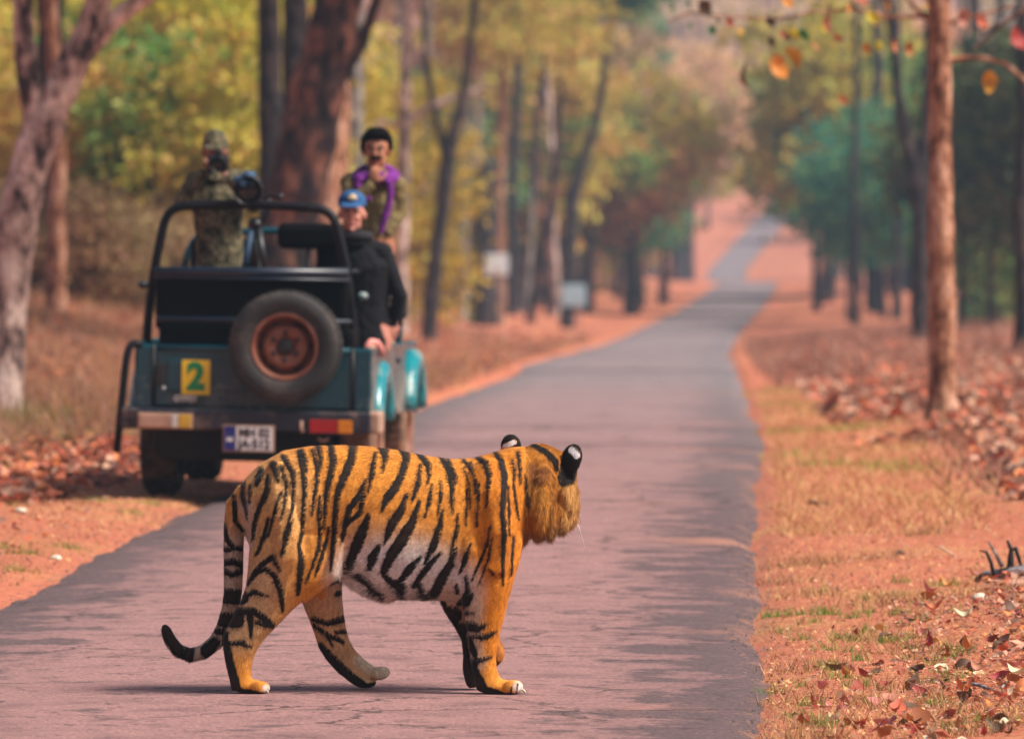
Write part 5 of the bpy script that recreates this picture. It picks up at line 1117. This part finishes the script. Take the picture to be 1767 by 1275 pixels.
# ---------------------------------------------------------------- cameras and tripod
RUB = simple('camera_black', (.004, .004, .005), .4, var=.3); LENS = simple('lens_glass', (.006, .008, .014), .05, var=.1); BLUCOV = simple('blue_lens_cover', (.012, .05, .11), .6, var=.3)
TRI = simple('tripod_grey', (.03, .032, .036), .4, .5, var=.3); TRIC = simple('worn_tripod_sleeve', (.34, .16, .10), .7, var=.4)
def camera(label, c, aim, r, length, parent_name='camera'):
    o = empty(parent_name, c); aim = Vector(aim).normalized(); q = aim.to_track_quat('Z', 'Y').to_matrix().to_4x4()
    MB().box((0, 0, 0), (.14, .075, .105)).build('camera_body', RUB, o, False, .018); MB().box((0, 0, .065), (.06, .06, .04)).build('prism_housing', RUB, o, False, .012)
    ln = MB().lathe([(.03, .02), (r * .75, .05), (r * .8, length * .55), (r, length * .62), (r, length), (r * .93, length), (r * .90, length * .8), (0, length * .78)], q, 28).build('lens_barrel', RUB, o)
    MB().lathe([(0, length * .80), (r * .6, length * .795), (r * .88, length * .785)], q, 24).build('front_element', LENS, ln); return tag(o, label, 'camera')
c1 = camera('black camera held up to the face of the camouflaged person', JW(377, 282, .98), (.02, -1, -.03), .052, .20)
c2 = camera('large telephoto camera on tripod above the rear bench', JW(430, 326, .62), (.01, -1, -.02), .095, .42)
cv = MB(); cv.ell(JW(416, 316, .30) - c2.location, (.06, .10, .045), (0, .4, .1)); cv.ell(JW(430, 303, .34) - c2.location, (.05, .12, .03)); link('blue_cover', cv.remesh('blue_cover', .008, 2), BLUCOV, c2)
tr0 = JW(440, 400, .58); tri = empty('tripod', JM @ Vector((J(440, 470, .50).x, .55, 1.10))); tag(tri, 'camera tripod with gimbal arm standing on the rear bench', 'tripod'); to = tri.location
hd_ = MB(); hd_.ell(JW(440, 388, .58) - to, (.05, .05, .045)); hd_.tube([JW(440, 388, .58) - to, JW(452, 382, .58) - to, JW(462, 370, .58) - to, JW(464, 352, .58) - to, JW(462, 338, .58) - to], [.022, .022, .02, .018, .018], 8); hd_.build('gimbal_head', RUB, tri)
hn = MB(); hn.tube([JW(456, 340, .56) - to, JW(478, 340, .5) - to, JW(487, 340, .48) - to], [.014, .014, .022], 8); hn.build('pan_handle', RUB, tri)
for a, b, c, v0, v1 in ((434, 396, 404, .56, .48), (446, 396, 474, .56, .48), (440, 396, 438, .60, .70)):
    t = JW(a, b, v0) - to; e = JM @ Vector((J(c, 470, v1).x, v1, 1.10)) - to; m = t.lerp(e, .45)
    lg = MB().tube([t, m], [.024, .020], 8).build('leg', BLUCOV if c == 404 else TRI, tri); MB().tube([m, e], [.018, .016], 8).build('lower_leg', TRIC if c != 438 else TRI, lg)
# ---------------------------------------------------------------- leaves on the slender tree's bare twigs
def leaf_mesh(name, L, W, curl, fold, seed):
    r = random.Random(seed); v = []; f = []; n = 7
    for i in range(n + 1):
        t = i / n; w = W * (math.sin(math.pi * min(1, t * 1.02)) ** .7) * (1 - .25 * t) + .001; x = L * t; z = curl * L * (t - .5) ** 2 * 2
        for s in (-1, 0, 1): v.append((x + r.uniform(-.02, .02) * L, s * w * (1 + r.uniform(-.15, .15)), z + abs(s) * fold * w + r.uniform(-.03, .03) * L * .6))
    for i in range(n):
        for j in range(2): a = i * 3 + j; f.append((a, a + 1, a + 4, a + 3))
    me = bpy.data.meshes.new(name); me.from_pydata(v, [], f); me.update(); return me
DRY = {k: leaf_mat(k + '_fallen_leaf', c, .15) for k, c in {
    'reddish': [(.36, .085, .045), (.44, .12, .06), (.28, .06, .035)], 'orange': [(.55, .20, .05), (.48, .17, .06)], 'brown': [(.13, .06, .035), (.20, .09, .05), (.08, .04, .028)],
    'pale': [(.60, .48, .28), (.52, .38, .22), (.66, .56, .38)], 'pinkish': [(.52, .20, .14), (.46, .18, .13)], 'golden': [(.62, .32, .03), (.55, .27, .03)]}.items()}
LEAFP = [leaf_mesh('leaf', 1.0, .34, .6, .5, 300 + i) for i in range(3)]
sg = slender.location; sdp = sg.y
for i, (px, py, w, c, L) in enumerate([(1212, 14, 26, 'brown', 1.2), (1274, 138, 34, 'brown', 1.3), (1372, 98, 30, 'golden', 1.3), (1338, 122, 30, 'golden', 1.4), (1470, 4, 30, 'reddish', 1.2), (1448, 176, 20, 'orange', 1.0), (1714, 140, 30, 'golden', 1.2),
                                 (1744, 74, 38, 'reddish', 1.1), (1690, 40, 24, 'orange', 1.1), (1328, 44, 20, 'brown', 1.1), (1420, 40, 26, 'reddish', 1.4), (1570, 84, 24, 'orange', 1.0), (1350, 8, 24, 'golden', 1.0), (1664, 30, 24, 'pinkish', 1.2)]):
    s = w * L * 1.15 * sdp / F; me = leaf_mesh('leaf', s, s * .36, .8, .5, 90 + i); p = P(px, py, sdp - .4 + .8 * (i % 3) / 2) - sg
    o = link('leaf', me, DRY[c], slender); o.location = p + Vector((-.1 * s, 0, s * .45)); o.rotation_euler = (random.Random(i).uniform(-.9, .9) + 1.2, 1.1 + random.Random(i + 9).uniform(-.5, .5), random.Random(i + 5).uniform(-1, 1))
    tw = MB().tube([o.location, o.location + Vector((.02, 0, .25)), o.location + Vector((.06, .05, .55))], [.003, .004, .006], 5).build('twig', BARK_GREY, slender)
rv = random.Random(77)
for i in range(30):
    px = rv.uniform(1150, 1600); py = rv.uniform(-5, 75) if px > 1300 else rv.uniform(0, 60); s = rv.uniform(16, 30) * sdp / F
    o = link('leaf', LEAFP[i % 3], None, slender); with_mat(o, (DRY['golden'], DRY['brown'], LEAF['green'], LEAF['olive'], DRY['orange'])[i % 5]); o.scale = (s, s, s)
    o.location = P(px, py, sdp + rv.uniform(-.5, .5)) - sg; o.rotation_euler = (rv.uniform(.3, 2), rv.uniform(.4, 1.5), rv.uniform(-1.5, 1.5))
traced('forest_tree', [(1860, 700, 60), (1858, 500, 54), (1856, 300, 50), (1850, 100, 46), (1845, -60, 40)], 62, BARK_GREY, 'grey barked tree whose greenish limb hangs over the verge', limbs=[[(1846, -30, 30), (1800, -20, 26), (1767, 8, 22), (1735, 34, 17), (1708, 56, 13), (1690, 74, 10), (1680, 84, 6)]], crown=('dark', .3), top=3, seed=61)

# ---------------------------------------------------------------- boards and markers
BOARD = simple('white_board_paint', (.62, .70, .72), .5, var=.1); BOARDB = simple('bluish_board_paint', (.34, .50, .58), .5, var=.15); POST = simple('grey_post', (.16, .15, .15), .8)
def sign(px, py, w, h, base_py, label, mat, name='sign_board'):
    g = hit(px, base_py); r = empty(name, g); c = P(px, py, g.y) - g; k = g.y / F
    b = MB().box(c, (w * k, .03, h * k)).build('board', mat, r, False, .01); MB().box(c + Vector((0, -.022, 0)), (w * k * .86, .008, h * k * .82)).build('panel', mat, b, False)
    MB().tube([(c.x - w * k * .25, .04, -.2), (c.x - w * k * .25, .04, c.z + h * k * .4)], .03, 8).build('post', POST, r); MB().tube([(c.x + w * k * .25, .04, -.2), (c.x + w * k * .25, .04, c.z + h * k * .4)], .03, 8).build('post', POST, r)
    return tag(r, label, 'sign')
sign(857, 457, 40, 36, 562, 'white notice board on posts beside the snapped trunk', BOARD); sign(990, 510, 42, 38, 566, 'pale bluish board low before the dark forked trunk', BOARDB)
sign(1137, 421, 17, 18, 468, 'small white marker by the last dark trunk of the row', BOARD, 'marker_post'); sign(1084, 431, 17, 17, 490, 'faded grey marker close to the small white marker', BOARDB, 'marker_post'); sign(1191, 352, 15, 18, 394, 'tiny pale marker on the hazy slope past the dip', BOARD, 'marker_post')

# ---------------------------------------------------------------- ground cover
def colour_mat(name, trans=.25):
    m, n, l, b = nmat(name); a = N(n, 'ShaderNodeAttribute', attribute_name='col'); l.new(a.outputs['Color'], b.inputs['Base Color']); b.inputs['Roughness'].default_value = .85; b.inputs['Specular IOR Level'].default_value = .2
    t = N(n, 'ShaderNodeBsdfTranslucent'); l.new(a.outputs['Color'], t.inputs['Color']); mx = N(n, 'ShaderNodeMixShader'); mx.inputs[0].default_value = trans
    l.new(b.outputs[0], mx.inputs[1]); l.new(t.outputs[0], mx.inputs[2]); l.new(mx.outputs[0], n['Material Output'].inputs[0]); return m
GR = np.random.default_rng(12)
def spots(n, d0, d1, s0, s1, clump=0.0, nc=0, power=2.0):
    """n ground points, depth d0..d1, s0..s1 metres from the road's edge (negative = left side); denser near the camera"""
    u = GR.random(n); k = 1 - power
    d = (d0 ** k + (d1 ** k - d0 ** k) * u) ** (1 / k)
    s = s0 + (s1 - s0) * GR.random(n)
    x = road_c(d) + np.where(s < 0, -RW / 2 - ext_l(d), RW / 2) + s
    if clump:
        c = GR.choice(n, nc); k = GR.integers(0, nc, n); d = d[c][k] + GR.normal(0, clump, n); x = x[c][k] + GR.normal(0, clump, n)
    lim = np.abs(x) < .0657 * d * 1.12 + .3
    x, d = x[lim], d[lim]; a = edge_a(x, d); ok = a > -.05; return x[ok], d[ok]
def blades(name, sets, label, cat):
    V_, C_ = [], []
    for (x, y), h, w, pal, lean in sets:
        n = len(x); z = ground(x, y); hh = h * (.45 + .9 * GR.random(n)); ww = w * (.6 + .8 * GR.random(n)); a = GR.random(n) * 6.28
        b = np.stack([x, y, z - .01], 1); sd = np.stack([np.cos(a), np.sin(a) * .6, np.zeros(n)], 1) * (ww / 2)[:, None]
        ln = GR.normal(0, lean, (n, 2)); tip = b + np.stack([ln[:, 0] * hh, ln[:, 1] * hh, hh], 1)
        V_.append(np.stack([b - sd, b + sd, tip], 1).reshape(-1, 3)); p = np.array(pal); c = p[GR.integers(0, len(p), n)] * (.75 + .5 * GR.random((n, 1))); C_.append(np.repeat(c, 3, 0))
    v = np.concatenate(V_); c = np.concatenate(C_); o = link(name, mesh_np(name, v, np.arange(len(v)).reshape(-1, 3), {'col': c}), colour_mat(name), smooth=False)
    return tag(o, label, cat, kind='stuff')
STRAW = [(.54, .29, .12), (.64, .40, .19), (.44, .19, .09), (.50, .30, .12)]; BROWN = [(.30, .17, .09), (.22, .12, .07), (.38, .22, .12), (.26, .17, .08)]; PINKB = [(.34, .17, .12), (.28, .14, .10), (.42, .22, .15), (.22, .12, .09)]
GREEN = [(.10, .22, .03), (.16, .28, .05), (.20, .26, .05)]; OLV = [(.30, .30, .06), (.36, .30, .08), (.24, .26, .06)]
blades('dry_grass', [
    (spots(26000, 29, 50, .0, 3.2), .035, .006, STRAW, .8), (spots(70000, 34, 60, -8, 0), .035, .007, STRAW + PINKB + OLV[:1], .8), (spots(9000, 29, 45, .1, 3, .10, 60), .07, .006, STRAW + BROWN, .6),
    (spots(30000, 62, 112, -9, -.4, power=1.2), .28, .018, BROWN + PINKB + STRAW[:1], .5), (spots(16000, 52, 80, -8, -1.6, power=1.5), .16, .012, BROWN + OLV[:1], .6),
    (spots(26000, 75, 210, -9, -.2, power=1.2), .20, .022, PINKB + STRAW[:2], .6), (spots(14000, 50, 130, 1.2, 10, power=1.3), .18, .018, PINKB + BROWN, .7), (spots(9000, 45, 90, .05, 1.3, power=1.5), .06, .014, STRAW, .7), (spots(14000, 100, 220, .3, 14, power=1.2), .3, .03, PINKB, .6)],
    'dry straw and brown grass over both verges', 'grass')
blades('green_grass', [
    (spots(3200, 29.5, 40, .0, .9, .035, 55), .05, .005, GREEN, .6), (spots(1600, 29.5, 42, .3, 3, .04, 30), .05, .005, GREEN + OLV, .6), (spots(2200, 34, 52, -1.4, .0, .06, 26), .045, .006, GREEN + OLV, .6), (spots(900, 64, 72, -6, -2.6, .12, 8), .22, .02, GREEN, .5), (spots(2500, 60, 100, -8, -.2, .25, 18), .12, .016, OLV, .6), (spots(1500, 55, 100, .1, 1.2, .2, 14), .07, .014, OLV, .6)],
    'short green grass tufts along the broken road edges', 'grass')
def litter(name, sets, label):
    V_, C_ = [], []
    for (x, y), size, pal in sets:
        n = len(x); s = size * (.5 + .9 * GR.random(n)); p = np.stack([x, y, ground(x, y) + .01 + .03 * GR.random(n) * (size / .08)], 1)
        a = GR.random(n) * 6.28; t = GR.normal(0, .35, n); u = np.stack([np.cos(a), np.sin(a), t], 1); w = np.stack([-np.sin(a), np.cos(a), GR.normal(0, .45, n)], 1); up = np.array([[0, 0, 1.]])
        A = p - u * (s / 2)[:, None]; B = p + u * (s / 2)[:, None] + up * (s * .2 * GR.random(n))[:, None]; Cc = p + w * (s * .28)[:, None] + up * (s * .12)[:, None]; D = p - w * (s * .28)[:, None] + up * (s * .12 * GR.random(n))[:, None]
        V_.append(np.stack([A, D, B, Cc], 1).reshape(-1, 3)); q = np.array(pal); c = q[GR.integers(0, len(q), n)] * (.7 + .6 * GR.random((n, 1))); C_.append(np.repeat(c, 4, 0))
    v = np.concatenate(V_); o = link(name, mesh_np(name, v, np.arange(len(v)).reshape(-1, 4), {'col': np.concatenate(C_)}), colour_mat(name, .12), smooth=False)
    return tag(o, label, 'leaf litter', kind='stuff')
RED = [(.46, .11, .06), (.58, .18, .10), (.34, .07, .04), (.62, .27, .17), (.16, .05, .035), (.07, .035, .03), (.60, .20, .07)]; DULL = [(.34, .18, .13), (.24, .11, .08), (.44, .24, .17), (.16, .09, .07), (.52, .30, .20)]
litter('leaf_litter', [(spots(9000, 29.2, 40, 1.1, 4), .05, RED + DULL), (spots(7000, 29.2, 38, .6, 3.2), .028, RED + DULL), (spots(14000, 29.2, 50, .0, 3.6), .020, DULL + STRAW), (spots(12000, 34, 58, -7, .0), .022, DULL + STRAW), (spots(22000, 50, 66, -6, -.9, power=1.4), .11, RED + DULL), (spots(9000, 52, 62, -5, -1.4, .35, 60), .13, RED), (spots(2500, 38, 50, -7, -.4), .05, DULL + RED),
                       (spots(16000, 48, 76, 1.5, 8, power=1.4), .12, RED + DULL), (spots(20000, 70, 170, .6, 14, power=1.2), .17, DULL + RED[:2]), (spots(26000, 66, 230, -12, -.5, power=1.2), .16, RED + DULL), (spots(5000, 60, 110, -9, -2.5, power=1.3), .10, DULL), (spots(2500, 62, 69, 1.9, 4.4, .5, 7), .13, RED + DULL)],
       'reddish brown leaf litter scattered over both verges')
# loose stones along the crumbling edges
def gravel():
    n = 15000; d = 1.0 / GR.uniform(1 / 62., 1 / 29.2, n); side = GR.random(n) < .5
    a = GR.normal(-.10, .17, n); x = road_c(d) + np.where(side, RW / 2 + a, -RW / 2 - ext_l(d) - a); z = np.maximum(ground(x, d), np.where(a < -.05, road_z(d) + .004, -9))
    s = .004 + .010 * GR.random(n) ** 3; p = np.stack([x, d, z], 1); T4 = np.array([[1, 0, 0], [-.6, .8, 0], [-.5, -.85, .1], [0, .05, .45]])
    v = (p[:, None, :] + (T4[None] * (.7 + .6 * GR.random((n, 4, 1)))) * s[:, None, None]).reshape(-1, 3); b = np.arange(n)[:, None] * 4
    f = np.concatenate([b + np.array([[0, 1, 3]]), b + np.array([[1, 2, 3]]), b + np.array([[2, 0, 3]])]); q = np.array([(.04, .032, .034), (.10, .07, .07), (.17, .095, .075), (.12, .085, .08), (.22, .12, .085)]); c = q[GR.integers(0, 5, n)]
    return mesh_np('gravel', v, f, {'col': np.repeat(c, 4, 0)})
tag(link('gravel', gravel(), colour_mat('gravel', 0.0), smooth=False), 'loose dark and reddish gravel along the road edges', 'gravel', kind='stuff')
# the largest leaves in the foreground litter, one by one
LP = [leaf_mesh('fallen_leaf', 1.0, w, c, f, 200 + i) for i, (w, c, f) in enumerate([(.30, .9, .6), (.36, .5, .3), (.26, 1.3, .9), (.40, .3, .2), (.30, -.5, .7)])]
RL = random.Random(31); names = list(DRY)[:5]
PLC = {'reddish': 'dark red curled leaf', 'orange': 'bright orange curled leaf', 'brown': 'dark brown shrivelled leaf', 'pale': 'pale straw coloured leaf', 'pinkish': 'faded pinkish leaf'}
for i in range(170):
    px = RL.uniform(1440, 1790) if RL.random() < .72 else RL.uniform(1345, 1767); lo = 1000 if px > 1560 else 1090
    py = RL.uniform(lo, 1290); 
    if (px - 1340) / 430 + (py - 960) / 330 < .72 + RL.random() * .25: continue
    g = hit(px, py); c = RL.choices(names, (5, 3, 3, 1.6, 3))[0]; k = RL.randrange(5)
    o = link('fallen_leaf', LP[k], None); with_mat(o, DRY[c]); s = RL.uniform(.045, .105); o.scale = (s, s, s); o.location = g + Vector((0, 0, RL.uniform(.0, .025)))
    o.rotation_euler = (RL.uniform(-1.1, 1.1), RL.uniform(-.7, .5), RL.random() * 6.28)
    tag(o, PLC[c] + ' in the litter across the road from the vehicle', 'leaf', c + ' leaves lying across the road from the vehicle')
# dead branch, sticks, pebbles
DEAD = bark_mat('weathered_wood', (.05, .045, .05), (.17, .15, .16), (.40, .37, .40), 9.0)
CHAR = simple('blackened_wood', (.012, .010, .010), .9, var=.4)
g = hit(1735, 1000); db = empty('dead_branch', g)
def Q(px, py, dy=0): return P(px, py, g.y + dy) - g
mb = MB(); mb.tube([Q(1800, 985), Q(1770, 988), Q(1745, 990), Q(1722, 992, .05), Q(1700, 994, .05), Q(1688, 996, .05)], [.045, .042, .040, .032, .026, .012], 10); mb.build('limb', DEAD, db)
mb = MB(); mb.tube([Q(1743, 985), Q(1744, 965), Q(1745, 948), Q(1738, 932)], [.020, .017, .012, .006], 8); mb.tube([Q(1745, 950), Q(1752, 945), Q(1758, 962), Q(1763, 980)], [.012, .012, .010, .007], 8); mb.build('black_snag', CHAR, db)
MB().tube([Q(1716, 998), Q(1710, 970), Q(1702, 952), Q(1690, 950)], [.010, .010, .008, .004], 8).build('black_snag', CHAR, db); MB().tube([Q(1730, 978), Q(1715, 950), Q(1705, 934)], [.012, .007, .004], 6).build('side_twig', DEAD, db)
tag(db, 'grey dead branch with black snags lying on the leaf strewn verge', 'branch')
ST_ = simple('pale_stick', (.50, .34, .24), .8, var=.3)
def stick(pts, w, label, mat, name='stick'):
    g = hit(*pts[len(pts) // 2]); r = [P(a, b, g.y + (i - len(pts) / 2) * .05) - g for i, (a, b) in enumerate(pts)]; 
    o = MB().tube(r, [w * (1 - .5 * i / len(r)) for i in range(len(r))], 6).build(name, mat); o.location = g + Vector((0, 0, w)); return tag(o, label, 'stick')
stick([(1618, 944), (1650, 962), (1686, 990)], .007, 'thin pale stick leaning beside the grey dead branch', ST_)
stick([(1742, 1285), (1738, 1240), (1722, 1200), (1690, 1186), (1655, 1182)], .011, 'bent grey twig in the foreground leaf litter', DEAD, 'twig'); stick([(1722, 1200), (1728, 1190), (1736, 1180)], .008, 'short grey fork of twig in the foreground litter', DEAD, 'twig')
stick([(1630, 1258), (1660, 1262), (1700, 1270)], .006, 'thin brown stick flat in the foreground litter', ST_); stick([(1395, 870), (1415, 872), (1437, 875)], .014, 'short dark stick on the bare red verge', CHAR)
PEB = simple('pale_stone', (.58, .52, .40), .8, var=.3, bump=.4); CLOD = simple('dark_clod', (.05, .025, .025), .95, var=.4, bump=.5)
for px, py, w, m, lab in ((1690, 1038, 34, PEB, 'pale flat stone below the grey dead branch'), (1740, 1046, 26, PEB, 'small pale stone beside the pale flat stone'), (1553, 957, 20, CLOD, 'dark clod of earth on the straw verge'), (35, 885, 26, PEB, 'pale stone on the sandy verge behind the vehicle'), (97, 969, 24, PEB, 'flat pale chip on the sandy verge by the road edge')):
    g = hit(px, py); k = w / 2 * g.y / F; r = random.Random(px); mb = MB(); mb.ell((0, 0, k * .2), (k, k * .8, k * .5), (r.uniform(-.2, .2), r.uniform(-.2, .2), r.random() * 3), 10, 7)
    mb.v = [tuple(c * (1 + r.uniform(-.12, .12)) for c in v) for v in mb.v]; o = mb.build('stone' if m is PEB else 'earth_clod', m); o.location = g; tag(o, lab, 'stone' if m is PEB else 'clod')

# ---------------------------------------------------------------- haze
hm = bpy.data.materials.new('thin_haze'); hm.use_nodes = True; hn_ = hm.node_tree.nodes; hn_.remove(hn_['Principled BSDF'])
pv = hn_.new('ShaderNodeVolumePrincipled'); pv.inputs['Color'].default_value = (.58, .78, 1.0, 1); pv.inputs['Density'].default_value = HAZE; pv.inputs['Anisotropy'].default_value = .2
hm.node_tree.links.new(pv.outputs[0], hn_['Material Output'].inputs['Volume'])
hz = MB().box((0, 830, 28), (2400, 1800, 84)).build('haze', hm, None, False); tag(hz, 'thin pale blue haze filling the forest air', 'haze', kind='stuff')
